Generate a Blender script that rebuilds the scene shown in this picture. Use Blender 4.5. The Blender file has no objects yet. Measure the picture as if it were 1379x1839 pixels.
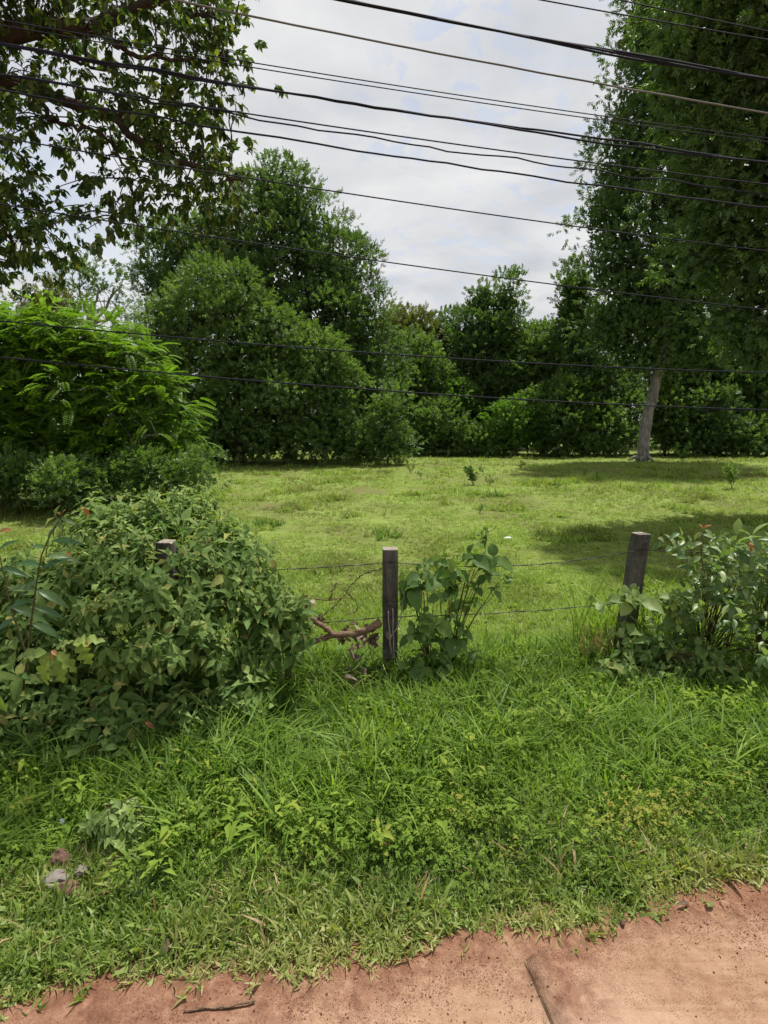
import bpy, math, random
import numpy as np
from mathutils import Vector, Matrix
random.seed(7)
rng = np.random.default_rng(7)
sc = bpy.context.scene
C = sc.collection
R = math.radians

# ------------------------------------------------------------------ camera, sky, sun
CAMZ, PITCH, F = 2.5, R(8.76), 1003.0
cam = bpy.data.cameras.new('camera')
cam.sensor_fit = 'VERTICAL'
cam.angle = 2*math.atan(919.5/F)
cam.clip_start, cam.clip_end = 0.05, 3000
camo = bpy.data.objects.new('camera', cam)
camo.location = (0, 0, CAMZ)
camo.rotation_euler = (math.pi/2-PITCH, 0, 0)
C.objects.link(camo)
sc.camera = camo

SUN_EL, SUN_AZ = R(70), R(38)          # azimuth clockwise from +Y
sun = bpy.data.lights.new('sun', 'SUN')
sun.energy, sun.angle, sun.color = 4.7, R(1.0), (1.0, 0.955, 0.88)
suno = bpy.data.objects.new('sun', sun)
S = Vector((math.sin(SUN_AZ)*math.cos(SUN_EL), math.cos(SUN_AZ)*math.cos(SUN_EL), math.sin(SUN_EL)))
suno.rotation_euler = S.to_track_quat('Z', 'Y').to_euler()
suno.location = (10, 10, 60)
C.objects.link(suno)

world = bpy.data.worlds.new('World')
sc.world = world
world.use_nodes = True
nt = world.node_tree
nt.nodes.clear()
def N(t, typ, **kw):
    n = t.nodes.new(typ)
    for k, v in kw.items(): setattr(n, k, v)
    return n
out = N(nt, 'ShaderNodeOutputWorld')
sky = N(nt, 'ShaderNodeTexSky')
sky.sky_type = 'NISHITA'; sky.sun_disc = False
sky.sun_elevation, sky.sun_rotation = SUN_EL, SUN_AZ
sky.dust_density = 2.0
bsky = N(nt, 'ShaderNodeBackground'); bsky.inputs[1].default_value = 0.12
nt.links.new(sky.outputs[0], bsky.inputs[0])
bcl = N(nt, 'ShaderNodeBackground'); bcl.inputs[1].default_value = 0.60
tc = N(nt, 'ShaderNodeTexCoord')
sep = N(nt, 'ShaderNodeSeparateXYZ'); nt.links.new(tc.outputs['Generated'], sep.inputs[0])
def M_(t, op, a, b=None, c=None):
    n = N(t, 'ShaderNodeMath', operation=op)
    for i, v in enumerate((a, b, c)):
        if v is None: continue
        if isinstance(v, (int, float)): n.inputs[i].default_value = v
        else: t.links.new(v, n.inputs[i])
    return n.outputs[0]
zz = M_(nt, 'ADD', M_(nt, 'MAXIMUM', sep.outputs[2], 0.0), 0.12)
cx_ = M_(nt, 'DIVIDE', sep.outputs[0], zz)
cy_ = M_(nt, 'DIVIDE', sep.outputs[1], zz)
cmb = N(nt, 'ShaderNodeCombineXYZ'); nt.links.new(cx_, cmb.inputs[0]); nt.links.new(cy_, cmb.inputs[1])
def noise(t, vec, scale, detail=6, rough=0.55, dist=0.0):
    n = N(t, 'ShaderNodeTexNoise')
    n.inputs['Scale'].default_value = scale; n.inputs['Detail'].default_value = detail
    n.inputs['Roughness'].default_value = rough; n.inputs['Distortion'].default_value = dist
    if vec is not None: t.links.new(vec, n.inputs['Vector'])
    return n.outputs['Fac']
def mrange(t, v, a, b, c=0.0, d=1.0, smooth=True):
    n = N(t, 'ShaderNodeMapRange')
    if smooth: n.interpolation_type = 'SMOOTHSTEP'
    t.links.new(v, n.inputs[0])
    for i, q in enumerate((a, b, c, d)): n.inputs[i+1].default_value = q
    return n.outputs[0]
big = noise(nt, cmb.outputs[0], 0.55, 3, 0.5)
fine = noise(nt, cmb.outputs[0], 9.0, 8, 0.62, 0.5)
# thin high cloud everywhere, opening to small ripples of blue and a wider gap to the left
leftgap = mrange(nt, cx_, -0.55, -1.5)
g1 = M_(nt, 'MULTIPLY', mrange(nt, big, 0.47, 0.58), mrange(nt, fine, 0.51, 0.60))
g2 = M_(nt, 'MULTIPLY', leftgap, mrange(nt, noise(nt, cmb.outputs[0], 1.6, 5, 0.55), 0.40, 0.56))
gap = M_(nt, 'MAXIMUM', M_(nt, 'MULTIPLY', g1, 0.5), M_(nt, 'MULTIPLY', g2, 0.95))
gap = M_(nt, 'MULTIPLY', gap, mrange(nt, sep.outputs[2], 0.12, 0.4))
soft = noise(nt, cmb.outputs[0], 1.5, 7, 0.55, 0.3)
cr = N(nt, 'ShaderNodeValToRGB')
cr.color_ramp.elements[0].position = 0.34; cr.color_ramp.elements[0].color = (0.68, 0.71, 0.76, 1)
cr.color_ramp.elements[1].position = 0.62; cr.color_ramp.elements[1].color = (1.0, 1.0, 1.0, 1)
nt.links.new(soft, cr.inputs[0]); nt.links.new(cr.outputs[0], bcl.inputs[0])
mix = N(nt, 'ShaderNodeMixShader')
nt.links.new(gap, mix.inputs[0]); nt.links.new(bcl.outputs[0], mix.inputs[1]); nt.links.new(bsky.outputs[0], mix.inputs[2])
nt.links.new(mix.outputs[0], out.inputs[0])

sc.view_settings.view_transform = 'Standard'
sc.view_settings.look = 'None'
sc.view_settings.gamma = 1.0
sc.view_settings.use_curve_mapping = False
sc.view_settings.exposure = 0.52
cy = sc.cycles
cy.max_bounces = 6; cy.diffuse_bounces = 4; cy.glossy_bounces = 2; cy.transmission_bounces = 4
cy.caustics_reflective = False; cy.caustics_refractive = False
cy.sample_clamp_indirect = 6.0
cy.use_denoising = True

# ------------------------------------------------------------------ helpers
def ray(px, py):
    u, v = (px-689.5)/F, (919.5-py)/F
    return np.array([u, math.cos(PITCH)+v*math.sin(PITCH), -math.sin(PITCH)+v*math.cos(PITCH)])
def W(px, py, Y):
    d = ray(px, py); return np.array([0, 0, CAMZ])+d*(Y/d[1])
def sstep(a, b, x):
    t = np.clip((x-a)/(b-a), 0, 1); return t*t*(3-2*t)
def hash2(ix, iy, seed):
    n = np.sin(ix*127.1+iy*311.7+seed*74.7)*43758.5453
    return n-np.floor(n)
def vnoise(x, y, s=1.0, seed=0):
    x = np.asarray(x)*s; y = np.asarray(y)*s
    ix, iy = np.floor(x), np.floor(y); fx, fy = x-ix, y-iy
    fx = fx*fx*(3-2*fx); fy = fy*fy*(3-2*fy)
    a = hash2(ix, iy, seed); b = hash2(ix+1, iy, seed); c = hash2(ix, iy+1, seed); d = hash2(ix+1, iy+1, seed)
    return (a*(1-fx)+b*fx)*(1-fy)+(c*(1-fx)+d*fx)*fy
RS = math.tan(R(9.5))
def edge_dist(x, y):                       # metres beyond the road's edge, towards the field
    return (np.asarray(y)-(2.33+RS*np.asarray(x)))*math.cos(R(9.5))
def H(x, y):                               # height of the ground
    x = np.asarray(x, float); y = np.asarray(y, float)
    s = edge_dist(x, y)
    sw = s+0.16*(vnoise(x, y, 1.1, 6)-0.5)+0.06*(vnoise(x, y, 5, 7)-0.5)
    h = -0.03+0.045*sstep(-0.28, -0.02, sw)+0.045*sstep(0.1, 1.2, s)+0.004*(vnoise(x, y, 14, 8)-0.5)*sstep(-.3, -.1, s)
    amp = sstep(0.05, 0.8, s)
    h = h+amp*(0.05*(vnoise(x, y, 1.3, 3)-0.5)+0.03*(vnoise(x, y, 4.0, 4)-0.5))
    h = h+0.5*sstep(6, 32, y)+0.12*amp*(vnoise(x, y, 0.23, 9)-0.5)*sstep(6, 14, y)
    return h
def G(px, py):                             # where a pixel's ray meets the ground
    d = ray(px, py); z = 0.0
    for _ in range(30):
        t = (z-CAMZ)/d[2]; z = float(H(d[0]*t, d[1]*t))
    return np.array([d[0]*t, d[1]*t, z])

def link(o, parent=None):
    C.objects.link(o)
    if parent is not None: o.parent = parent
    return o
def tag(o, label=None, cat=None, group=None, kind=None):
    if label: o['label'] = label
    if cat: o['category'] = cat
    if group: o['group'] = group
    if kind: o['kind'] = kind
    return o
def empty(name, loc, label, cat, group=None):
    o = bpy.data.objects.new(name, None); o.empty_display_size = 0.2
    o.location = [float(q) for q in loc]
    return tag(link(o), label, cat, group)
def raw_mesh(name, V, Fc, var=None, mat=None, smooth=False):
    """V (n,3); Fc list of (m,k) index arrays"""
    V = np.asarray(V, np.float32)
    if isinstance(Fc, np.ndarray): Fc = [Fc]
    Fc = [f for f in Fc if len(f)]
    me = bpy.data.meshes.new(name)
    me.vertices.add(len(V)); me.vertices.foreach_set('co', V.ravel())
    loops = np.concatenate([f.ravel() for f in Fc]).astype(np.int32)
    tot = np.concatenate([np.full(len(f), f.shape[1]) for f in Fc]).astype(np.int32)
    st = np.concatenate([[0], np.cumsum(tot)[:-1]]).astype(np.int32)
    me.loops.add(len(loops)); me.loops.foreach_set('vertex_index', loops)
    me.polygons.add(len(tot)); me.polygons.foreach_set('loop_start', st)
    if smooth: me.polygons.foreach_set('use_smooth', np.ones(len(tot), bool))
    if var is not None:
        a = me.attributes.new('var', 'FLOAT', 'POINT'); a.data.foreach_set('value', np.asarray(var, np.float32))
    me.update(calc_edges=True)
    if mat: me.materials.append(mat)
    return me
def mesh_obj(name, V, Fc, mat, parent=None, var=None, smooth=False, kind=None):
    V = np.asarray(V, float)
    if parent is not None:
        V = V-np.array(parent_world(parent))
    o = bpy.data.objects.new(name, raw_mesh(name, V, Fc, var, mat, smooth))
    link(o, parent)
    if kind: o['kind'] = kind
    return o
def parent_world(p):
    v = Vector((0, 0, 0))
    while p is not None: v = v+p.location; p = p.parent
    return v

class MB:
    """collects tubes and boxes into one mesh"""
    def __init__(s): s.V = []; s.Q = []; s.T = []; s.n = 0
    def add(s, V, Q=None, T=None):
        s.V.append(np.asarray(V, float))
        if Q is not None and len(Q): s.Q.append(np.asarray(Q, int)+s.n)
        if T is not None and len(T): s.T.append(np.asarray(T, int)+s.n)
        s.n += len(V)
    def tube(s, P, r, sides=6, wob=0.0):
        P = np.asarray(P, float); n = len(P)
        r = np.full(n, r) if np.isscalar(r) else np.asarray(r, float)
        T = np.gradient(P, axis=0); T /= np.linalg.norm(T, axis=1)[:, None]+1e-9
        ref = np.array([0, 0, 1.0]) if abs(T[:, 2]).mean() < 0.8 else np.array([1.0, 0, 0])
        A = np.cross(T, ref); A /= np.linalg.norm(A, axis=1)[:, None]+1e-9
        B = np.cross(T, A)
        th = np.arange(sides)*2*math.pi/sides
        rr = r[:, None]*(1+wob*(rng.random((n, sides))-0.5))
        V = P[:, None, :]+rr[:, :, None]*(np.cos(th)[None, :, None]*A[:, None, :]+np.sin(th)[None, :, None]*B[:, None, :])
        V = V.reshape(-1, 3)
        i = np.arange(n-1)[:, None]*sides; j = np.arange(sides)[None, :]; k = (j+1) % sides
        Q = np.stack([i+j, i+k, i+sides+k, i+sides+j], -1).reshape(-1, 4)
        V = np.vstack([V, P[:1], P[-1:]])
        c0, c1 = n*sides, n*sides+1
        j = np.arange(sides); k = (j+1) % sides
        T0 = np.stack([np.full(sides, c0), k, j], -1); T1 = np.stack([np.full(sides, c1), (n-1)*sides+j, (n-1)*sides+k], -1)
        s.add(V, Q, np.vstack([T0, T1]))
    def build(s, name, mat, parent=None, smooth=True, kind=None):
        fs = []
        if s.Q: fs.append(np.vstack(s.Q))
        if s.T: fs.append(np.vstack(s.T))
        return mesh_obj(name, np.vstack(s.V), fs, mat, parent, None, smooth, kind)

def smooth_path(P, n=12, jitter=0.0):
    P = np.asarray(P, float); t = np.linspace(0, len(P)-1, n)
    out = []
    for q in t:
        i = min(int(q), len(P)-2); f = q-i
        p0 = P[max(i-1, 0)]; p1 = P[i]; p2 = P[i+1]; p3 = P[min(i+2, len(P)-1)]
        out.append(0.5*((2*p1)+(-p0+p2)*f+(2*p0-5*p1+4*p2-p3)*f*f+(-p0+3*p1-3*p2+p3)*f**3))
    out = np.array(out)
    if jitter: out[1:-1] += rng.normal(0, jitter, out[1:-1].shape)
    return out

# ---- frames: arrays of (pos, Rm, scale); Rm columns = side, axis, normal
def nrm(v): return v/(np.linalg.norm(v, axis=-1, keepdims=True)+1e-9)
def frames(axis, up):
    a = nrm(axis); s = np.cross(a, up); s = nrm(s); n = np.cross(s, a)
    return np.stack([s, a, n], -1)
def compose(P, Rm, Sc, lp, lR, lS):
    """parents (N) x local (K) -> N*K frames"""
    PP = P[:, None, :]+Sc[:, None, None]*np.einsum('nij,kj->nki', Rm, lp)
    RR = np.einsum('nij,kjl->nkil', Rm, lR)
    SS = Sc[:, None]*lS[None, :]
    return PP.reshape(-1, 3), RR.reshape(-1, 3, 3), SS.reshape(-1)
def scatter(tpl, P, Rm, Sc, var):
    V, Fc = tpl
    n = len(P); k = len(V)
    VV = P[:, None, :]+Sc[:, None, None]*np.einsum('nij,kj->nki', Rm, V)
    FF = (Fc[None, :, :]+(np.arange(n)*k)[:, None, None]).reshape(-1, Fc.shape[1])
    return VV.reshape(-1, 3), FF, np.repeat(var, k)
def merge(parts):
    V = []; Fs = []; A = []; n = 0
    for v, f, a in parts:
        V.append(v); Fs.append(f+n); A.append(a); n += len(v)
    return np.vstack(V), np.vstack(Fs), np.concatenate(A)

# ---- leaf shapes (length 1 along Y)
def leaf_flat(w=0.42, fold=0.06, tip=0.62):       # far leaf: two triangles
    V = np.array([[0, 0, 0], [w/2, 0.45, fold], [0, 1, -0.08], [-w/2, 0.45, fold]])
    return V, np.array([[0, 1, 2], [0, 2, 3]])
def leaf_full(w=0.5, widest=0.4, fold=0.08, curl=0.25, nseg=5, lobes=False, wave=0.0, power=1.0, hole=None):
    ys = np.linspace(0, 1, nseg+1); V = []; Fc = []
    for i, y in enumerate(ys):
        if i == 0 or i == nseg: hw = 0.012
        else:
            q = y/widest if y < widest else (1-y)/(1-widest)
            hw = w/2*math.sin(math.pi/2*min(1, q)**power)
        z = -curl*y*y; wv = wave*math.sin(i*2.2)
        V += [[-hw, y, z+fold*hw*2+wv*hw], [0, y, z], [hw, y, z+fold*hw*2-wv*hw]]
    for i in range(nseg):
        a = 3*i; b = a+3
        Fc += [[a, a+1, b+1], [a, b+1, b], [a+1, a+2, b+2], [a+1, b+2, b+1]]
    return np.array(V), np.array(Fc)
LEAF_POINT = [leaf_full(0.52, 0.33, 0.25, 0.25, 5), leaf_full(0.46, 0.33, 0.35, 0.45, 5), leaf_full(0.56, 0.36, 0.2, 0.05, 5, wave=0.3)]
LEAF_OVAL = [leaf_full(0.50, 0.5, 0.2, 0.2, 5, power=0.8), leaf_full(0.44, 0.52, 0.3, 0.4, 5, power=0.8)]
LEAF_LONG = [leaf_full(0.26, 0.45, 0.25, 0.25, 6), leaf_full(0.3, 0.45, 0.25, 0.5, 6)]
LEAF_BROAD = [leaf_full(0.80, 0.42, 0.2, 0.25, 6, power=0.75), leaf_full(0.70, 0.45, 0.25, 0.5, 6, power=0.75, wave=0.25)]
LOW = {id(LEAF_POINT): [leaf_full(0.52, 0.33, 0.25, 0.25, 2), leaf_full(0.46, 0.33, 0.35, 0.45, 2)], id(LEAF_OVAL): [leaf_full(0.5, 0.5, 0.2, 0.3, 2, power=.8)],
       id(LEAF_BROAD): [leaf_full(0.8, 0.42, 0.2, 0.3, 3, power=.75)]}
# ragged leaf eaten by insects
_v, _f = leaf_full(0.55, 0.5, 0.15, 0.35, 10, power=0.8)
_v = _v.copy()
for _i, _k in ((3, 0.55), (5, 0.35), (6, 0.8), (8, 0.4)): _v[_i*3, 0] *= _k
for _i, _k in ((4, 0.4), (7, 0.3), (9, 0.6)): _v[_i*3+2, 0] *= _k
LEAF_RAGGED = [(_v, _f)]
# ---- grass blade
def blade(w=0.06, bend=0.5, nseg=4, twist=0.0):
    V = []; Fc = []
    for i in range(nseg+1):
        t = i/nseg; ang = bend*t*1.6
        y = t-0.18*bend*t*t; z0 = bend*t*t*0.6
        hw = w/2*(1-t**2.2)+0.002
        V += [[-hw, z0, y], [hw, z0, y]]
    V = np.array(V)
    for i in range(nseg):
        a = 2*i; Fc += [[a, a+1, a+3], [a, a+3, a+2]]
    return V, np.array(Fc)                        # stands up along Z, bends to +Y
def tuft(n, w, hmin, hmax, spread, lean, bend, nseg=3):
    parts = []
    for i in range(n):
        V, Fc = blade(w/random.uniform(hmin, hmax), random.uniform(*bend), nseg)
        h = random.uniform(hmin, hmax); a = random.uniform(0, 2*math.pi); l = random.uniform(0, lean)
        V = V*h
        cl, sl = math.cos(l), math.sin(l)
        V = np.stack([V[:, 0], V[:, 1]*cl+V[:, 2]*sl, -V[:, 1]*sl+V[:, 2]*cl], -1)
        ca, sa = math.cos(a), math.sin(a)
        V = np.stack([V[:, 0]*ca-V[:, 1]*sa, V[:, 0]*sa+V[:, 1]*ca, V[:, 2]], -1)
        V[:, 2] = np.maximum(V[:, 2], 0.004)
        V[:, 0] += random.uniform(-spread, spread); V[:, 1] += random.uniform(-spread, spread)
        parts.append((V, Fc, np.zeros(len(V))))
    V, Fc, _ = merge(parts)
    return V, Fc

# ------------------------------------------------------------------ materials
def ramp(t, fac, stops):
    n = N(t, 'ShaderNodeValToRGB'); e = n.color_ramp.elements
    while len(e) < len(stops): e.new(0.5)
    for i, (p, c) in enumerate(stops):
        e[i].position = p; e[i].color = (*c, 1)
    t.links.new(fac, n.inputs[0]); return n.outputs[0]
def new_mat(name):
    m = bpy.data.materials.new(name); m.use_nodes = True; t = m.node_tree; t.nodes.clear()
    o = N(t, 'ShaderNodeOutputMaterial'); return m, t, o
def leaf_mat(name, cols, trans=0.35, tcol=(1.25, 1.35, 0.45), rough=0.5, spec=0.35, objrand=True, veins=False, mott=0.25):
    m, t, o = new_mat(name)
    at = N(t, 'ShaderNodeAttribute'); at.attribute_name = 'var'
    oi = N(t, 'ShaderNodeObjectInfo')
    so = N(t, 'ShaderNodeSeparateColor'); t.links.new(oi.outputs['Color'], so.inputs[0])
    single = M_(t, 'SUBTRACT', 1.0, so.outputs[0])      # single leaves are marked by their object colour
    ai = N(t, 'ShaderNodeAttribute'); ai.attribute_type = 'INSTANCER'; ai.attribute_name = 'ivar'
    v = M_(t, 'ADD', M_(t, 'ADD', at.outputs['Fac'], ai.outputs['Fac']), M_(t, 'MULTIPLY', oi.outputs['Random'], single))
    st = [(i/(len(cols)-1), c) for i, c in enumerate(cols)]
    col = ramp(t, v, st)
    if mott:
        geo = N(t, 'ShaderNodeNewGeometry')
        nf = noise(t, geo.outputs['Position'], 28.0 if veins else 2.2, 3)
        k = mrange(t, nf, 0.25, 0.75, 1-mott, 1+mott, False)
        mx = N(t, 'ShaderNodeVectorMath', operation='SCALE'); t.links.new(col, mx.inputs[0]); t.links.new(k, mx.inputs['Scale'])
        col = mx.outputs[0]
    p = N(t, 'ShaderNodeBsdfPrincipled'); t.links.new(col, p.inputs['Base Color'])
    p.inputs['Roughness'].default_value = rough; p.inputs['Specular IOR Level'].default_value = spec
    tr = N(t, 'ShaderNodeBsdfTranslucent')
    vm = N(t, 'ShaderNodeVectorMath', operation='MULTIPLY'); t.links.new(col, vm.inputs[0]); vm.inputs[1].default_value = tcol
    t.links.new(vm.outputs[0], tr.inputs[0])
    mx = N(t, 'ShaderNodeMixShader'); mx.inputs[0].default_value = trans
    t.links.new(p.outputs[0], mx.inputs[1]); t.links.new(tr.outputs[0], mx.inputs[2]); t.links.new(mx.outputs[0], o.inputs[0])
    return m
def bark_mat(name, c1, c2, scale=8, bump=0.6, zs=0.25):
    m, t, o = new_mat(name)
    geo = N(t, 'ShaderNodeNewGeometry')
    mp = N(t, 'ShaderNodeMapping'); t.links.new(geo.outputs['Position'], mp.inputs[0]); mp.inputs['Scale'].default_value = (1, 1, zs)
    nf = noise(t, mp.outputs[0], scale, 8, 0.65, 0.5)
    nf2 = noise(t, geo.outputs['Position'], scale*0.3, 4)
    f = M_(t, 'ADD', M_(t, 'MULTIPLY', nf, 0.65), M_(t, 'MULTIPLY', nf2, 0.35))
    col = ramp(t, f, [(0.35, c1), (0.62, c2)])
    p = N(t, 'ShaderNodeBsdfPrincipled'); t.links.new(col, p.inputs['Base Color']); p.inputs['Roughness'].default_value = 0.9
    p.inputs['Specular IOR Level'].default_value = 0.15
    b = N(t, 'ShaderNodeBump'); b.inputs['Strength'].default_value = bump; b.inputs['Distance'].default_value = 0.03
    t.links.new(nf, b.inputs['Height']); t.links.new(b.outputs[0], p.inputs['Normal']); t.links.new(p.outputs[0], o.inputs[0])
    return m
def plain_mat(name, c, rough=0.6, spec=0.3, var=0.2, scale=30, metal=0.0):
    m, t, o = new_mat(name)
    geo = N(t, 'ShaderNodeNewGeometry')
    nf = noise(t, geo.outputs['Position'], scale, 5)
    col = ramp(t, nf, [(0.3, tuple(q*(1-var) for q in c)), (0.7, tuple(min(1, q*(1+var)) for q in c))])
    p = N(t, 'ShaderNodeBsdfPrincipled'); t.links.new(col, p.inputs['Base Color'])
    p.inputs['Roughness'].default_value = rough; p.inputs['Specular IOR Level'].default_value = spec; p.inputs['Metallic'].default_value = metal
    t.links.new(p.outputs[0], o.inputs[0]); return m

M = {}
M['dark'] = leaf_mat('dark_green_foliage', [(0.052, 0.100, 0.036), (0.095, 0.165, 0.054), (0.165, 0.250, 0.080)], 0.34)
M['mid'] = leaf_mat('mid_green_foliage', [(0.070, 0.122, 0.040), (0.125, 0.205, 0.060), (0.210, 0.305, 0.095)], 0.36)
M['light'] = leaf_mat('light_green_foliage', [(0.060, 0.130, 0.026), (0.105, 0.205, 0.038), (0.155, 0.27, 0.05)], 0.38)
M['olive'] = leaf_mat('olive_foliage', [(0.075, 0.095, 0.030), (0.14, 0.16, 0.05), (0.24, 0.23, 0.09)], 0.3)
M['feather'] = leaf_mat('feathery_foliage', [(0.070, 0.135, 0.020), (0.13, 0.235, 0.032), (0.21, 0.33, 0.055)], 0.44)
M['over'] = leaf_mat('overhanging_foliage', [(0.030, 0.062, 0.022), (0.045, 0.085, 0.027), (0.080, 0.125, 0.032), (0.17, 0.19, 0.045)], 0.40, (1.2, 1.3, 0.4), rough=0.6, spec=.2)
M['weed'] = leaf_mat('shrub_leaves', [(0.075, 0.138, 0.036), (0.09, 0.16, 0.042), (0.105, 0.182, 0.048), (0.118, 0.198, 0.053), (0.13, 0.212, 0.058), (0.142, 0.226, 0.062), (0.155, 0.24, 0.066), (0.168, 0.252, 0.07), (0.182, 0.265, 0.075), (0.198, 0.28, 0.08), (0.215, 0.295, 0.088), (0.235, 0.31, 0.095), (0.34, 0.33, 0.1)], 0.38, rough=0.6, spec=0.12, veins=True, mott=0.18)
M['lightweed'] = leaf_mat('pale_vine_leaves', [(0.13, 0.21, 0.05), (0.2, 0.3, 0.08), (0.3, 0.36, 0.12)], 0.38, rough=0.5, veins=True, mott=0.15)
M['broad'] = leaf_mat('broad_vine_leaves', [(0.075, 0.145, 0.034), (0.115, 0.205, 0.050), (0.19, 0.28, 0.07)], 0.40, rough=0.55, spec=0.25, veins=True, mott=0.15)
M['sapling'] = leaf_mat('sapling_leaves', [(0.05, 0.12, 0.04), (0.085, 0.17, 0.06), (0.14, 0.22, 0.08)], 0.35, rough=0.4, spec=0.4, veins=True, mott=0.15)
M['ragged'] = leaf_mat('ragged_leaves', [(0.20, 0.29, 0.07), (0.26, 0.35, 0.08)], 0.4, rough=0.5, veins=True, mott=0.2)
M['orange'] = leaf_mat('young_orange_leaves', [(0.42, 0.16, 0.06), (0.36, 0.22, 0.08)], 0.4, (1.2, 0.8, 0.4), veins=True, mott=0.2)
M['oval'] = leaf_mat('grey_green_leaves', [(0.085, 0.155, 0.055), (0.13, 0.21, 0.075), (0.20, 0.28, 0.11), (0.24, 0.30, 0.12)], 0.34, rough=0.42, spec=0.4, veins=True, mott=0.15)
M['dead'] = leaf_mat('dead_leaves', [(0.12, 0.085, 0.06), (0.22, 0.165, 0.12), (0.32, 0.27, 0.21)], 0.15, (1, 0.8, 0.5), rough=0.8, spec=0.1, veins=True, mott=0.3)
M['grass'] = leaf_mat('verge_grass_blades', [(0.060, 0.120, 0.022), (0.125, 0.215, 0.034), (0.215, 0.335, 0.052), (0.35, 0.41, 0.12)], 0.42, rough=0.5, spec=0.2, objrand=False, mott=0.12)
M['edgegrass'] = leaf_mat('creeping_grass_blades', [(0.055, 0.10, 0.022), (0.125, 0.20, 0.038), (0.23, 0.30, 0.075), (0.38, 0.36, 0.15)], 0.36, rough=0.5, objrand=False, mott=0.15)
M['field'] = leaf_mat('field_grass_blades', [(0.165, 0.165, 0.060), (0.195, 0.270, 0.058), (0.265, 0.365, 0.080), (0.37, 0.43, 0.15)], 0.36, rough=0.6, spec=.15, objrand=False, mott=0.1)
M['dry'] = leaf_mat('dry_grass_blades', [(0.22, 0.12, 0.06), (0.32, 0.20, 0.10), (0.42, 0.33, 0.18)], 0.3, (1, 0.8, 0.5), objrand=False)
M['clover'] = leaf_mat('clover_leaves', [(0.095, 0.165, 0.024), (0.145, 0.23, 0.032), (0.20, 0.28, 0.042), (0.28, 0.26, 0.055)], 0.38, rough=.65, spec=.1, objrand=False, mott=0.15)
M['bark'] = bark_mat('grey_bark', (0.08, 0.073, 0.064), (0.30, 0.28, 0.25), 9, 1.0)
M['darkbark'] = bark_mat('dark_bark', (0.028, 0.02, 0.015), (0.085, 0.062, 0.048), 14, 0.7, 1)
M['palebark'] = bark_mat('pale_bark', (0.16, 0.14, 0.11), (0.36, 0.33, 0.27), 20, 0.4, 1)
M['brownwood'] = bark_mat('brown_dead_wood', (0.085, 0.055, 0.035), (0.26, 0.17, 0.11), 26, 0.8, 1)
M['stem'] = bark_mat('green_brown_stem', (0.06, 0.055, 0.025), (0.13, 0.11, 0.05), 40, 0.3, 1)
M['post'] = bark_mat('weathered_post_concrete', (0.028, 0.026, 0.023), (0.13, 0.12, 0.105), 14, 0.5, 0.18)
_t = M['post'].node_tree; _p = [n for n in _t.nodes if n.type == 'BSDF_PRINCIPLED'][0]; _src = _p.inputs['Base Color'].links[0].from_socket
_g = N(_t, 'ShaderNodeNewGeometry'); _k = mrange(_t, noise(_t, _g.outputs['Position'], 19, 6, .7), .56, .66, 0, .6); _m = N(_t, 'ShaderNodeMix', data_type='RGBA')
_t.links.new(_k, _m.inputs[0]); _t.links.new(_src, _m.inputs[6]); _m.inputs[7].default_value = (.20, .19, .155, 1); _t.links.new(_m.outputs[2], _p.inputs['Base Color'])
M['posttop'] = plain_mat('sunlit_post_top', (0.24, 0.21, 0.17), 0.9, 0.1, 0.5, 60)  # top painted paler than the faces, standing in for high sun on it
M['wire'] = plain_mat('rusty_wire', (0.045, 0.040, 0.042), 0.6, 0.4, 0.5, 40, 0.3)
M['cable'] = plain_mat('black_cable_sheath', (0.016, 0.016, 0.028), 0.75, 0.12, 0.2, 5)
M['greycable'] = plain_mat('grey_cable_sheath', (0.13, 0.125, 0.12), 0.75, 0.12, 0.15, 5)

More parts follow.
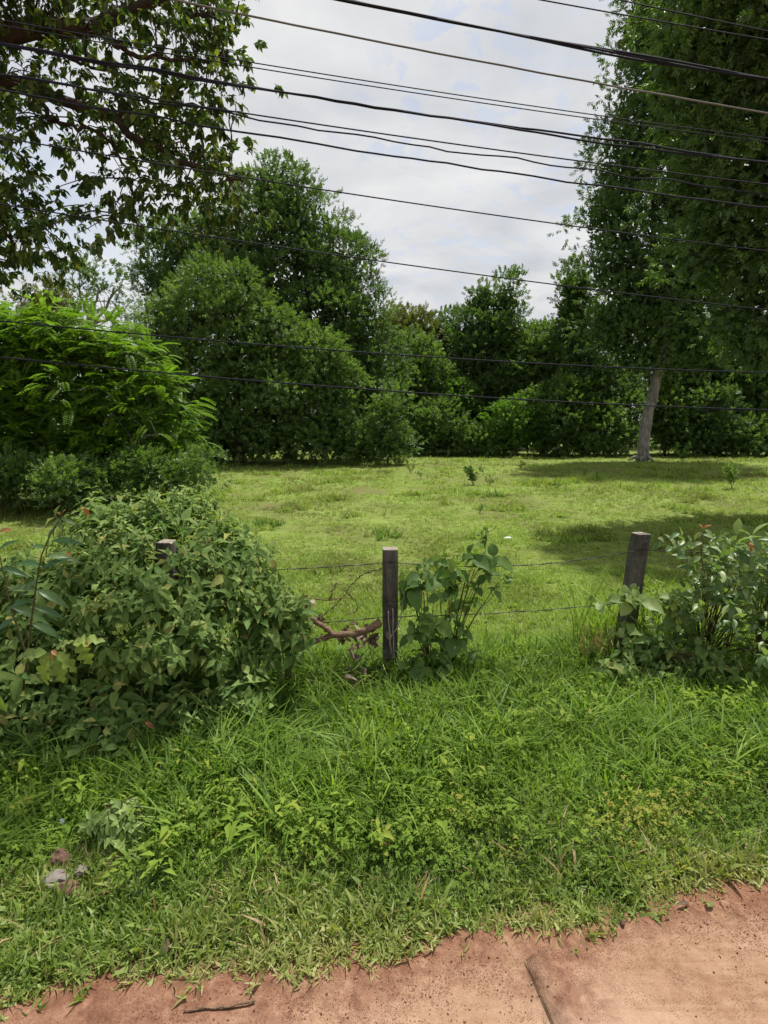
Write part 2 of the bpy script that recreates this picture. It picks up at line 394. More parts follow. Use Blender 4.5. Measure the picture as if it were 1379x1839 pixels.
# ground
def dust_colour(t, pos):
    mp = N(t, 'ShaderNodeMapping'); t.links.new(pos, mp.inputs[0]); mp.inputs['Rotation'].default_value = (0, 0, R(70)); mp.inputs['Scale'].default_value = (1.2, 30, 1)
    st = noise(t, mp.outputs[0], 1.5, 6, 0.6)
    n1 = noise(t, pos, 1.6, 6, 0.62, 0.5); n2 = noise(t, pos, 14, 8, 0.7); n3 = noise(t, pos, 120, 3, 0.6)
    f = M_(t, 'ADD', M_(t, 'MULTIPLY', n1, 0.42), M_(t, 'ADD', M_(t, 'MULTIPLY', n2, 0.28), M_(t, 'ADD', M_(t, 'MULTIPLY', st, 0.15), M_(t, 'MULTIPLY', n3, 0.15))))
    col = ramp(t, f, [(0.38, (0.20, 0.112, 0.068)), (0.46, (0.27, 0.165, 0.104)), (0.53, (0.325, 0.212, 0.142)), (0.62, (0.39, 0.280, 0.200))])
    sx = N(t, 'ShaderNodeSeparateXYZ'); t.links.new(pos, sx.inputs[0])
    s = M_(t, 'SUBTRACT', sx.outputs[1], M_(t, 'MULTIPLY_ADD', sx.outputs[0], RS, 2.33))
    near = mrange(t, s, -0.75, 0.0)                 # loose crumbs gather towards the verge
    nearm = mrange(t, M_(t, 'ADD', s, M_(t, 'MULTIPLY', M_(t, 'SUBTRACT', n1, .5), 1.6)), -.42, -.02)
    dirt = ramp(t, n2, [(0.38, (0.105, 0.042, 0.025)), (0.55, (0.20, 0.095, 0.058)), (0.68, (0.29, 0.165, 0.11))])
    dm = N(t, 'ShaderNodeMix', data_type='RGBA'); t.links.new(M_(t, 'MULTIPLY', nearm, .85), dm.inputs[0]); t.links.new(col, dm.inputs[6]); t.links.new(dirt, dm.inputs[7]); col = dm.outputs[2]
    crs = None
    for sc_, lo in ((75, 0.62), (38, 0.68), (140, 0.56)):
        vo = N(t, 'ShaderNodeTexVoronoi'); t.links.new(pos, vo.inputs['Vector']); vo.inputs['Scale'].default_value = sc_
        q = M_(t, 'MULTIPLY', mrange(t, vo.outputs['Distance'], 0.34, 0.2), mrange(t, M_(t, 'ADD', noise(t, pos, 3.2+sc_*.01, 5, 0.7), M_(t, 'MULTIPLY', near, .20)), lo, lo+.12))
        crs = q if crs is None else M_(t, 'MAXIMUM', crs, q)
    mx = N(t, 'ShaderNodeMix', data_type='RGBA'); t.links.new(M_(t, 'MULTIPLY', crs, .7), mx.inputs[0]); t.links.new(col, mx.inputs[6]); mx.inputs[7].default_value = (0.125, 0.05, 0.030, 1)
    return mx.outputs[2], M_(t, 'ADD', M_(t, 'ADD', n2, M_(t, 'MULTIPLY', n3, 0.4)), M_(t, 'MULTIPLY', crs, 0.6))
def ground_mat():
    m, t, o = new_mat('field_soil_and_turf')
    geo = N(t, 'ShaderNodeNewGeometry'); pos = geo.outputs['Position']
    sx = N(t, 'ShaderNodeSeparateXYZ'); t.links.new(pos, sx.inputs[0])
    s = M_(t, 'SUBTRACT', sx.outputs[1], M_(t, 'MULTIPLY_ADD', sx.outputs[0], RS, 2.33))
    n1 = noise(t, pos, 0.45, 5, 0.6); n2 = noise(t, pos, 6.0, 6, 0.65); n3 = noise(t, pos, 45, 4, 0.7)
    f = M_(t, 'ADD', M_(t, 'MULTIPLY', n1, 0.45), M_(t, 'ADD', M_(t, 'MULTIPLY', n2, 0.35), M_(t, 'MULTIPLY', n3, 0.2)))
    soilcol = dust_colour(t, pos)
    turf = ramp(t, f, [(0.38, (0.135, 0.105, 0.06)), (0.46, (0.13, 0.15, 0.042)), (0.56, (0.16, 0.215, 0.048)), (0.66, (0.22, 0.27, 0.07))])
    verge = ramp(t, n2, [(0.35, (0.040, 0.032, 0.016)), (0.7, (0.06, 0.06, 0.022))])
    soil = soilcol[0]
    k = mrange(t, M_(t, 'ADD', s, M_(t, 'MULTIPLY', M_(t, 'SUBTRACT', n2, 0.5), 0.35)), 0.08, 0.22)
    mx = N(t, 'ShaderNodeMix', data_type='RGBA'); t.links.new(k, mx.inputs[0]); t.links.new(soil, mx.inputs[6]); t.links.new(verge, mx.inputs[7])
    k2 = mrange(t, s, 3.2, 4.6)
    mx2 = N(t, 'ShaderNodeMix', data_type='RGBA'); t.links.new(k2, mx2.inputs[0]); t.links.new(mx.outputs[2], mx2.inputs[6]); t.links.new(turf, mx2.inputs[7])
    p = N(t, 'ShaderNodeBsdfPrincipled'); t.links.new(mx2.outputs[2], p.inputs['Base Color']); p.inputs['Roughness'].default_value = 0.95
    p.inputs['Specular IOR Level'].default_value = 0.1
    b = N(t, 'ShaderNodeBump'); b.inputs['Strength'].default_value = 0.8; b.inputs['Distance'].default_value = 0.03
    t.links.new(M_(t, 'ADD', n2, M_(t, 'MULTIPLY', n3, 0.5)), b.inputs['Height']); t.links.new(b.outputs[0], p.inputs['Normal']); t.links.new(p.outputs[0], o.inputs[0])
    return m
def road_mat():
    m, t, o = new_mat('dusty_red_concrete')
    geo = N(t, 'ShaderNodeNewGeometry'); pos = geo.outputs['Position']
    col, hgt_ = dust_colour(t, pos)
    p = N(t, 'ShaderNodeBsdfPrincipled'); t.links.new(col, p.inputs['Base Color']); p.inputs['Roughness'].default_value = 0.9
    p.inputs['Specular IOR Level'].default_value = 0.15
    b = N(t, 'ShaderNodeBump'); b.inputs['Strength'].default_value = 0.7; b.inputs['Distance'].default_value = 0.012
    t.links.new(hgt_, b.inputs['Height']); t.links.new(b.outputs[0], p.inputs['Normal']); t.links.new(p.outputs[0], o.inputs[0])
    return m
M['ground'] = ground_mat(); M['road'] = road_mat()
M['joint'] = plain_mat('joint_dirt', (0.075, 0.05, 0.028), 0.95, 0.1, 0.4, 40)

# ------------------------------------------------------------------ the ground, one sheet to the horizon
def axis_grid(a, b, near, fine):
    c = np.arange(-near, near+fine, fine)
    e = near*np.exp(np.linspace(0, math.log(600/near), 34))[1:]
    return np.concatenate([-e[::-1], c, e])
gx = axis_grid(0, 0, 8, 0.08); gy = axis_grid(0, 0, 8, 0.08)
XX, YY = np.meshgrid(gx, gy)
ZZ = H(XX, YY)
V = np.stack([XX, YY, ZZ], -1).reshape(-1, 3)
ny, nx = XX.shape
i = np.arange(ny-1)[:, None]*nx+np.arange(nx-1)[None, :]
Q = np.stack([i, i+1, i+nx+1, i+nx], -1).reshape(-1, 4)
o = mesh_obj('ground', V, Q, M['ground'], smooth=True)
tag(o, 'grassy field and red soil shoulder reaching back to the trees', kind='structure')

# ------------------------------------------------------------------ the road: concrete slabs under red dust
D = np.array([math.cos(R(9.5)), math.sin(R(9.5)), 0]); Nn = np.array([-D[1], D[0], 0])
road = bpy.data.objects.new('road', None); link(road); road['kind'] = 'structure'
road['label'] = 'pale red dusty concrete road of cast slabs'
j0 = G(930, 1692); org = np.array([0, 2.33, 0])
s0 = float(np.dot(j0-org, D))
L = 4.6
rj = MB()
for k in range(-4, 5):
    a, b = s0+k*L+0.008, s0+(k+1)*L-0.008
    n_s, n_w = 40, 24
    ss = np.linspace(a, b, n_s); ww = np.linspace(-4.4, -0.06, n_w)
    SS, WW = np.meshgrid(ss, ww)
    P = org+SS[..., None]*D+WW[..., None]*Nn
    P[..., 1] += 0.012*(np.arange(n_w) == n_w-1)[:, None]*np.sin(SS*9)
    P[..., 2] = 0.004*(vnoise(P[..., 0], P[..., 1], 1.5, 5)-0.5)
    edge = (SS < a+0.01) | (SS > b-0.01); P[..., 2] -= 0.006*edge
    top = P.reshape(-1, 3); bot = top.copy(); bot[:, 2] = -0.16
    i = np.arange(n_w-1)[:, None]*n_s+np.arange(n_s-1)[None, :]
    Qt = np.stack([i, i+1, i+n_s+1, i+n_s], -1).reshape(-1, 4)
    m_ = len(top)
    ring = np.concatenate([np.arange(n_s), (np.arange(1, n_w))*n_s+n_s-1, (n_w-1)*n_s+np.arange(n_s-2, -1, -1), np.arange(n_w-2, 0, -1)*n_s])
    r2 = np.roll(ring, -1)
    Qs = np.stack([ring+m_, r2+m_, r2, ring], -1)
    mesh_obj('concrete_slab', np.vstack([top, bot]), np.vstack([Qt, Qs]), M['road'], road, smooth=False)
    c = org+(b+0.008)*D
    ps = [c+w*Nn+D*0.006*math.sin(w*7) for w in np.linspace(-4.4, -0.08, 30)]
    rj.tube(np.array(ps)+[0, 0, -0.013], 0.008, 5, 0.8)
rj.build('joint_filling', M['joint'], road)

# ------------------------------------------------------------------ crown building
def sprig_local(n, length, spread=55, leaf=0.3, droop=0.2, tipcluster=True):
    """alternate leaves round a twig along +Y; returns local frames, unit twig"""
    P = []; A = []; U = []; Sz = []
    for k in range(n):
        t = 0.15+0.85*(k+0.5)/n
        a = k*2.4+random.uniform(-.4, .4); sp = R(random.uniform(spread*0.6, spread*1.2))*(1-0.4*t)
        d = np.array([math.sin(sp)*math.cos(a), math.cos(sp), math.sin(sp)*math.sin(a)])
        P.append([0, t*length, 0]); A.append(d+np.array([0, 0, -droop*0.5])); U.append([0.0, -0.35, 1.0]); Sz.append(leaf*random.uniform(0.7, 1.15))
    P = np.array(P); A = np.array(A); U = np.array(U)+rng.normal(0, 0.25, (n, 3))
    return P, frames(A, U), np.array(Sz)
def pinnate_local(pairs=9, length=1.0, leaf=0.26, droop=0.35):
    P = []; A = []; U = []; Sz = []
    for k in range(pairs):
        t = 0.12+0.88*k/(pairs-1)
        for s in (-1, 1):
            P.append([0, t*length, -droop*t*t]); A.append([s, 0.45, -0.15-droop*t*0.6]); U.append([0, 0, 1.0]); Sz.append(leaf*(1-0.45*abs(t-0.45)))
    return np.array(P), frames(np.array(A, float), np.array(U)), np.array(Sz)
def opposite_local(pairs, spacing, leaf, droop=0.25):
    P = []; A = []; U = []; Sz = []
    for k in range(pairs):
        for s in (0, math.pi):
            a = (k % 2)*math.pi/2+s+random.uniform(-.25, .25)
            t = k/(pairs-1) if pairs > 1 else 1
            P.append([0, spacing*k, 0])
            A.append([math.cos(a), 0.35+0.5*t-droop, math.sin(a)]); U.append([0, 1.0, 0.0]); Sz.append(leaf*(1-0.45*t)*random.uniform(.8, 1.15))
    return np.array(P), frames(np.array(A, float), np.array(U)+rng.normal(0, .12, (len(U), 3))), np.array(Sz)

def blob_world(b, Y):
    px, py, rx, ry = b[:4]; dy = b[4] if len(b) > 4 else 0.0; y = Y+dy
    c = W(px, py, y); k = y/F*1.02
    return c, np.array([rx*k, 0.5*(rx+ry)*k*0.9, ry*k])
def crown_points(blobs, Y, spacing, lumps=0.16, inner=0.8, cluster_r=0.6, per=10, front=True, billow=True):
    """sprig positions and outward directions in clumps over the boughs (sub-lobes) of each blob of crown"""
    bl = [blob_world(b, Y) for b in blobs]
    lobes = []
    for bi, (c, r) in enumerate(bl):
        rm = float(np.mean(r))
        if not billow or rm < 0.9: lobes.append((c, r)); continue
        m = int(np.clip(9+rm*3.2, 9, 22))
        for k in range(m):                           # boughs spread evenly round the blob
            z = 1-2*(k+.5)/m; a = k*2.39996+bi; q = math.sqrt(1-z*z)
            d = np.array([q*math.cos(a), q*math.sin(a), z])+rng.normal(0, .16, 3)
            if front and d[1] > .55: continue
            lr = rng.uniform(.34, .52)
            lobes.append((c+d*r*rng.uniform(.56, .76), r*lr*np.array([1.08, 1, .82])+.15))
    CP = []; CD = []; CT = []
    LC = np.array([c for c, r in lobes]); LR = np.array([r for c, r in lobes])
    for bi, (c, r) in enumerate(lobes):
        area = 4*math.pi*((r[0]*r[1])**1.6/3+(r[0]*r[2])**1.6/3+(r[1]*r[2])**1.6/3)**(1/1.6)
        n = max(5, int(area/spacing**2))
        d = nrm(rng.normal(0, 1, (n, 3)))
        d[:, 2] = np.where((d[:, 2] < -.45) & (rng.random(n) < .6), -d[:, 2], d[:, 2])
        rad = 1-abs(rng.normal(0, 0.10, n))
        rad = rad*(1-lumps/2+lumps*vnoise(d[:, 0]*3+bi*7, d[:, 2]*3+d[:, 1]*2, 1.0, bi))
        P = c+d*r*rad[:, None]
        near = np.where(np.linalg.norm((LC-c)/(LR+r), axis=1) < 1.0)[0]
        keep = np.ones(n, bool)
        for bj in near:
            if bj == bi: continue
            keep &= np.linalg.norm((P-LC[bj])/LR[bj], axis=1) > inner*0.92
        if front: keep &= (d[:, 1] < 0.5)
        keep &= P[:, 2] > H(P[:, 0], P[:, 1])+0.1
        CP.append(P[keep]); CD.append(nrm(d/r)[keep]); CT.append(np.full(keep.sum(), rng.random()))
    CP = np.vstack(CP); CD = np.vstack(CD); CT = np.concatenate(CT)
    n = len(CP)
    crs = cluster_r*rng.uniform(0.6, 1.35, n)
    off = nrm(rng.normal(0, 1, (n, per, 3)))*(rng.random((n, per, 1))**0.45)
    off[..., 2] *= 0.75
    SP = CP[:, None, :]+off*crs[:, None, None]
    SD = nrm(off*1.1+CD[:, None, :]*0.5+np.array([0, 0, 0.2])+rng.normal(0, 0.35, off.shape))
    cv = np.repeat(CT*.55+.45*rng.random(n), per)
    return SP.reshape(-1, 3), SD.reshape(-1, 3), cv, bl
def crown_mesh(name, blobs, Y, mat, parent, leaf=0.16, twig=0.34, nleaf=12, spacing=0.75, cluster_r=0.6, per=10, style='sprig',
               tpl=None, droop=0.2, width=0.45, lumps=0.16, inner=0.8, core=True, coren=115, front=True, varamp=0.5):
    SP, SD, cv, bl = crown_points(blobs, Y, spacing, lumps, inner, cluster_r, per, front)
    ok = SP[:, 2] > H(SP[:, 0], SP[:, 1])+0.05; SP, SD, cv = SP[ok], SD[ok], cv[ok]
    up = np.tile([0, 0, 1.0], (len(SP), 1))+rng.normal(0, 0.15, SP.shape)
    tpls = tpl or [leaf_flat(width)]
    parts = []
    nv = 3; sel = rng.integers(0, nv, len(SP))
    for v in range(nv):
        m = sel == v
        if style == 'sprig': lp, lR, lS = sprig_local(nleaf, twig, 60, leaf, droop)
        elif style == 'pinnate': lp, lR, lS = pinnate_local(nleaf//2, twig, leaf, droop*twig*random.uniform(.7, 1.4))
        sd = SD[m].copy()
        if style == 'pinnate': sd[:, 2] = sd[:, 2]*0.4+0.05; sd = nrm(sd)
        Rm = frames(sd, up[m]); scl = rng.uniform(0.75, 1.2, m.sum())
        P, RR, SS = compose(SP[m], Rm, scl, lp, lR, lS)
        var = np.repeat(cv[m], len(lp))*varamp+rng.random(len(P))*(1-varamp)
        parts.append(scatter(tpls[v % len(tpls)], P, RR, SS, var))
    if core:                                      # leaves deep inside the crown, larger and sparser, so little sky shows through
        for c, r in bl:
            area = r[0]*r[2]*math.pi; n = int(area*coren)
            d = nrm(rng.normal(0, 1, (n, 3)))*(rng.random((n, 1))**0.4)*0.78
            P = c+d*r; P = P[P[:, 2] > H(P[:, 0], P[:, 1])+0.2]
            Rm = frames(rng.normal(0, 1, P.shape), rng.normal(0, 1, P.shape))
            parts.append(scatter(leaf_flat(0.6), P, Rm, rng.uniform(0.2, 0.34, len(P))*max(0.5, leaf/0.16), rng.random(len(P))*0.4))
    V, Fc, A = merge(parts)
    return mesh_obj(name, V, Fc, mat, parent, A, kind=None)
def branchy(parent, base, blobs, Y, r0, mat, lean=(0, 0), trunk_top=None, nlimb=5, name='trunk'):
    bl = [blob_world(b, Y) for b in blobs]
    cs = np.array([c for c, r in bl])
    top = np.array(trunk_top) if trunk_top is not None else base+np.array([lean[0], lean[1], 0.6*(cs[:, 2].max()-base[2])])
    mid = (base+top)/2+np.array([random.uniform(-.2, .2), 0, 0])
    P = smooth_path([base+[0, 0, -0.2], base+(mid-base)*0.3, mid, top], 14, r0*0.08)
    t = np.linspace(0, 1, 14)
    rr = r0*(1-0.55*t)+r0*0.6*np.exp(-t*16)
    mb = MB(); mb.tube(P, rr, 12, 0.14); mb.build(name, mat, parent)
    order = sorted(range(len(bl)), key=lambda k: -bl[k][1][0])[:nlimb]
    for k in order:
        c, r = bl[k]; h0 = P[min(13, 7+random.randint(0, 6))]
        if c[2] < h0[2]: h0 = P[random.randint(5, 8)]
        end = c+np.array([0, 0, r[2]*0.3]); m = (h0+end)/2+np.array([0, 0, 0.12*np.linalg.norm(end-h0)])
        q = smooth_path([h0, m, end], 9, 0.05)
        lb = MB(); lb.tube(q, np.linspace(r0*0.4, r0*0.08, 9), 7, 0.1)
        for _ in range(4):
            i = random.randint(3, 7); e = c+rng.normal(0, 0.5, 3)*r
            lb.tube(smooth_path([q[i], (q[i]+e)/2+[0, 0, 0.2], e], 6), np.linspace(r0*0.14, r0*0.03, 6), 5)
        lb.build('limb', mat, parent)

def tree(name, label, cat, blobs, Y, mat, basepx, r0=0.25, bark='darkbark', group=None, limbs=4, trunk_top=None, **kw):
    b = W(basepx[0], 800, Y); b[2] = H(b[0], b[1])
    t = empty(name, b, label, cat, group)
    branchy(t, b, blobs, Y, r0, M[bark], nlimb=limbs, trunk_top=trunk_top)
    crown_mesh('crown', blobs, Y, M[mat], t, **kw)
    return t

# ------------------------------------------------------------------ trees of the tree line
tree('broadleaf_tree', 'tallest dark green tree of the left group, its pointed top rising behind the rounder tree', 'tree',
     [(505, 370, 62, 62), (545, 425, 72, 68), (440, 440, 85, 62), (335, 455, 72, 48), (590, 500, 75, 72), (300, 525, 48, 62), (480, 520, 120, 80),
      (625, 580, 62, 78), (560, 620, 100, 90), (655, 680, 58, 95), (640, 780, 70, 60), (480, 345, 30, 34)], 33, 'dark', (520, 0), 0.4, spacing=0.88, per=11, leaf=0.16, cluster_r=0.62, limbs=6)
tree('broadleaf_tree', 'rounded mid green tree with drooping leaf tufts standing in front of the tallest left tree', 'tree',
     [(395, 560, 78, 68), (315, 600, 62, 60), (475, 605, 62, 52), (290, 660, 50, 55), (420, 660, 100, 62), (565, 655, 66, 52), (600, 720, 46, 62),
      (500, 715, 90, 60), (370, 735, 70, 56), (585, 785, 72, 50), (470, 775, 70, 48), (370, 790, 60, 42, 1.5), (300, 735, 60, 60, 1), (430, 800, 90, 34, 1.8)], 28.5, 'mid', (430, 0), 0.3, spacing=0.74, per=10, leaf=0.16, twig=0.3, cluster_r=0.5, limbs=6, width=0.34, droop=0.5, nleaf=13)
tree('leafy_bush', 'bush at the right foot of the left tree group, reaching into the field', 'bush',
     [(700, 735, 26, 40), (690, 795, 36, 34), (655, 812, 34, 20), (724, 800, 24, 24)], 28.5, 'mid', (695, 0), 0.06, limbs=2, spacing=0.6, leaf=0.15, cluster_r=0.4, per=7)
tree('broadleaf_tree', 'pale olive tree with a flowering crown peeping over the tree line', 'tree',
     [(732, 600, 44, 36), (705, 590, 26, 24), (750, 640, 36, 40)], 44, 'olive', (730, 0), 0.25, limbs=2, spacing=0.85, leaf=0.2, twig=0.5)
tree('vine_covered_tree', 'narrow tree wrapped in bright vines between the left group and the dark twin topped tree', 'tree',
     [(738, 640, 34, 40), (735, 700, 40, 60), (770, 690, 30, 60), (755, 770, 48, 45)], 40, 'mid', (740, 0), 0.22, limbs=2, spacing=0.75, leaf=0.18)
tree('broadleaf_tree', 'small round dark tree just left of the dark twin topped tree', 'tree',
     [(803, 605, 34, 36), (790, 650, 30, 40)], 45, 'dark', (800, 0), 0.25, limbs=2, spacing=0.9, leaf=0.2)
tree('broadleaf_tree', 'dark twin topped tree in the middle of the far tree line', 'tree',
     [(868, 545, 22, 36), (908, 548, 26, 40), (885, 600, 60, 48), (845, 615, 36, 40), (925, 620, 32, 40), (880, 670, 72, 62), (860, 740, 66, 54)], 42, 'dark', (880, 0), 0.3, limbs=3, spacing=0.85, leaf=0.18, per=8)
tree('broadleaf_tree', 'lighter green tree right of the dark twin topped tree', 'tree',
     [(975, 625, 42, 34), (955, 680, 50, 48), (1010, 705, 44, 45), (985, 640, 40, 40)], 40, 'mid', (975, 0), 0.22, limbs=3, spacing=0.8, leaf=0.18)
tree('broadleaf_tree', 'slim dark tree half hidden behind the left edge of the great right tree', 'tree',
     [(1032, 520, 28, 36), (1022, 570, 22, 40), (1050, 610, 40, 60), (1060, 700, 56, 66), (1095, 760, 60, 52)], 38, 'dark', (1050, 0), 0.25, limbs=3, spacing=0.8, leaf=0.18)
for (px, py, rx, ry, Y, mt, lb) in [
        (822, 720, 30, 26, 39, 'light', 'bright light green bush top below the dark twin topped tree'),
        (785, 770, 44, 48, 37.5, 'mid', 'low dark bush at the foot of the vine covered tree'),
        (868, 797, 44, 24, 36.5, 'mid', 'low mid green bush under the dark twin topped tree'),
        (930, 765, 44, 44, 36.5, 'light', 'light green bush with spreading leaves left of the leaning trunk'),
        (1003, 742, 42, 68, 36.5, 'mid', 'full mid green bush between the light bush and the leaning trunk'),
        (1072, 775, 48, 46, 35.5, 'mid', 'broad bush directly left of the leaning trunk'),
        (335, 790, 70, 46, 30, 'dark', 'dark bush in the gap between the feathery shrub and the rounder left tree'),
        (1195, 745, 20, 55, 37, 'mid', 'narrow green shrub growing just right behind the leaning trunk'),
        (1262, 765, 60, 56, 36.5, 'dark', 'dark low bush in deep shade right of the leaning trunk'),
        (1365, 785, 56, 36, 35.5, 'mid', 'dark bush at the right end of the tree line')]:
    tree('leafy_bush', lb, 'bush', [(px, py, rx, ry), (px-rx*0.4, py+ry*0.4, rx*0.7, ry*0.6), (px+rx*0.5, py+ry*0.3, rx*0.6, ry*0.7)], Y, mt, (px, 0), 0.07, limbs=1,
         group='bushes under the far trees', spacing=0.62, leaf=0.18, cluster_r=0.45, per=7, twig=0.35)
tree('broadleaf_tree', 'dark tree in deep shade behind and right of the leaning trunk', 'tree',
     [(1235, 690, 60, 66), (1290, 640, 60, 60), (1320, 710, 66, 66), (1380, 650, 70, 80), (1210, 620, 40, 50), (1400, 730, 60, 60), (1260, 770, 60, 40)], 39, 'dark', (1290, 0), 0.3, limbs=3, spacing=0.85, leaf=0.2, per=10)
# the great right tree with its leaning grey trunk
def big_right():
    Y = 31.5
    base = G(1153, 826); base = base*(Y/base[1]) if False else np.array([W(1153, 826, Y)[0], Y, 0]); base[2] = H(base[0], base[1])
    t = empty('broadleaf_tree', base, 'great dark green tree with a bare leaning grey trunk at the right of the field', 'tree')
    k = lambda px, py: W(px, py, Y)
    P = smooth_path([base+[0, 0, -0.3], base+[0.05, 0, 0.15], k(1157, 780), k(1164, 740), k(1175, 700), k(1184, 655), k(1194, 600), k(1206, 520)], 26, 0.02)
    tt = np.linspace(0, 1, 26)
    rr = 0.31-0.08*tt+0.24*np.exp(-tt*26)
    mb = MB(); mb.tube(P, rr, 16, 0.16)
    for a in (0.3, 1.6, 2.9, 4.2, 5.3):             # root flare
        e = base+np.array([math.cos(a)*0.75, math.sin(a)*0.75, 0.0]); e[2] = H(e[0], e[1])-0.03
        mb.tube(smooth_path([P[3], base+np.array([math.cos(a)*0.35, math.sin(a)*0.35, 0.22]), e], 6), [0.2, 0.18, 0.14, 0.1, 0.07, 0.03], 7, 0.2)
    mb.build('trunk', M['bark'], t)
    bl = [(1190, 60, 78, 95), (1260, -70, 110, 90), (1175, 210, 85, 90), (1130, 300, 66, 72), (1105, 390, 58, 72), (1120, 480, 70, 66),
          (1160, 560, 88, 62), (1100, 590, 50, 48), (1250, 380, 110, 110), (1290, 220, 110, 110), (1310, 60, 110, 110), (1230, 500, 100, 90), (1250, 610, 80, 52), (1150, 640, 58, 34)]
    for k_, (px, py) in enumerate([(1120, 420), (1160, 250), (1200, 100), (1280, 300), (1270, 480), (1130, 560), (1260, 0), (1240, 590)]):
        s = P[random.randint(19, 25)]; e = W(px, py, Y); m = (s+e)/2+[0, random.uniform(-1, 0.5), 0.8]
        q = smooth_path([s, m, e], 12, 0.06)
        lb = MB(); lb.tube(q, np.linspace(0.2, 0.05, 12), 8, 0.1)
        for _ in range(6):
            i = random.randint(3, 10); e2 = q[i]+rng.normal(0, 1.4, 3)
            lb.tube(smooth_path([q[i], (q[i]+e2)/2+[0, 0, 0.3], e2], 5), np.linspace(0.07, 0.015, 5), 5)
        lb.build('limb', M['darkbark'], t)
    crown_mesh('crown', bl, Y, M['dark'], t, leaf=0.17, width=0.36, droop=0.5, nleaf=12, spacing=0.94, per=10, cluster_r=0.66, core=True, inner=0.85)
big_right()
# nearer tree whose crown fills the right edge and throws the shade on the field
def near_right():
    base = np.array([13.5, 15.5, 0]); base[2] = H(base[0], base[1])
    t = empty('broadleaf_tree', base, 'nearer dark tree whose long leafed crown fills the right edge of the picture', 'tree')
    bl = [(1300, 380, 90, 75), (1250, 300, 60, 60), (1360, 480, 95, 80), (1250, 470, 50, 42), (1400, 300, 130, 120), (1330, 170, 100, 90), (1230, 120, 60, 80), (1300, 20, 110, 90), (1390, 590, 90, 66), (1310, 570, 50, 46), (1360, 650, 50, 32),
          (1480, 150, 150, 160), (1520, 500, 150, 140), (1400, -60, 150, 100), (1600, 300, 160, 220), (1480, -60, 200, 160, -1)]
    branchy(t, base, bl, 15, 0.3, M['darkbark'], trunk_top=base+np.array([-0.8, 0, 6]), nlimb=9)
    crown_mesh('crown', bl, 15, M['dark'], t, leaf=0.15, width=0.34, droop=0.4, nleaf=11, twig=0.3, spacing=0.6, per=8, cluster_r=0.42, front=True)
near_right()
# small far trees on the left
def open_tree():
    Y = 30
    bl = [(170, 505, 44, 34), (130, 520, 34, 28), (200, 530, 36, 32), (215, 560, 30, 24), (165, 560, 40, 25), (125, 560, 30, 22)]
    b = W(150, 800, Y); b[2] = H(b[0], b[1])
    t = empty('open_crowned_tree', b, 'small tree with an airy crown and pale forking limbs behind the feathery shrub', 'tree')
    mb = MB(); k = lambda x, y: W(x, y, Y)
    mb.tube(smooth_path([b-[0, 0, 0.2], k(152, 700), k(158, 610), k(160, 575)], 12, 0.03), np.linspace(0.2, 0.09, 12), 8, 0.1); mb.build('trunk', M['palebark'], t)
    for pts in ([(160, 575), (150, 550), (140, 520), (128, 500)], [(160, 575), (170, 550), (172, 520), (170, 485)], [(160, 590), (185, 560), (205, 530), (215, 520)],
                [(160, 580), (190, 575), (220, 560)], [(155, 600), (135, 575), (118, 555)]):
        lb = MB(); q = smooth_path([k(*p) for p in pts], 10, 0.05); lb.tube(q, np.linspace(0.09, 0.03, 10), 6)
        for _ in range(5):
            i = random.randint(2, 9); e = q[i]+rng.normal(0, 0.6, 3)+[0, 0, 0.4]; lb.tube(smooth_path([q[i], (q[i]+e)/2, e], 5), np.linspace(0.03, 0.012, 5), 4)
        lb.build('limb', M['palebark'], t)
    crown_mesh('crown', bl, Y, M['dark'], t, leaf=0.13, spacing=0.8, per=7, cluster_r=0.3, twig=0.26, core=False, nleaf=10)
open_tree()
tree('broadleaf_tree', 'small dull green tree left of the airy tree, under the overhanging branches', 'tree',
     [(85, 545, 32, 26), (70, 575, 40, 30), (110, 580, 36, 25)], 27, 'olive', (85, 0), 0.15, limbs=2, spacing=0.7, leaf=0.15, twig=0.35, cluster_r=0.4)

# far-off wood closing the horizon: reads as one mass
wb = []
for k in range(46):
    a = -0.95+1.95*k/45
    px = 689+F*math.tan(a*0.9) if abs(a) < 1 else 0
    wb.append((px, random.uniform(690, 735) if px < 1080 else random.uniform(630, 700), random.uniform(60, 90), random.uniform(70, 95) if px < 1080 else 120, random.uniform(-2, 5)))
    if k % 2: wb.append((px+20, 800, 80, 50, -3))
o = crown_mesh('distant_woodland', wb, 50, M['dark'], None, leaf=0.34, spacing=2.1, per=6, cluster_r=1.2, twig=0.7, nleaf=9, core=True, coren=6)
tag(o, 'mass of dark woodland closing the view behind the tree line', 'woodland', kind='stuff')

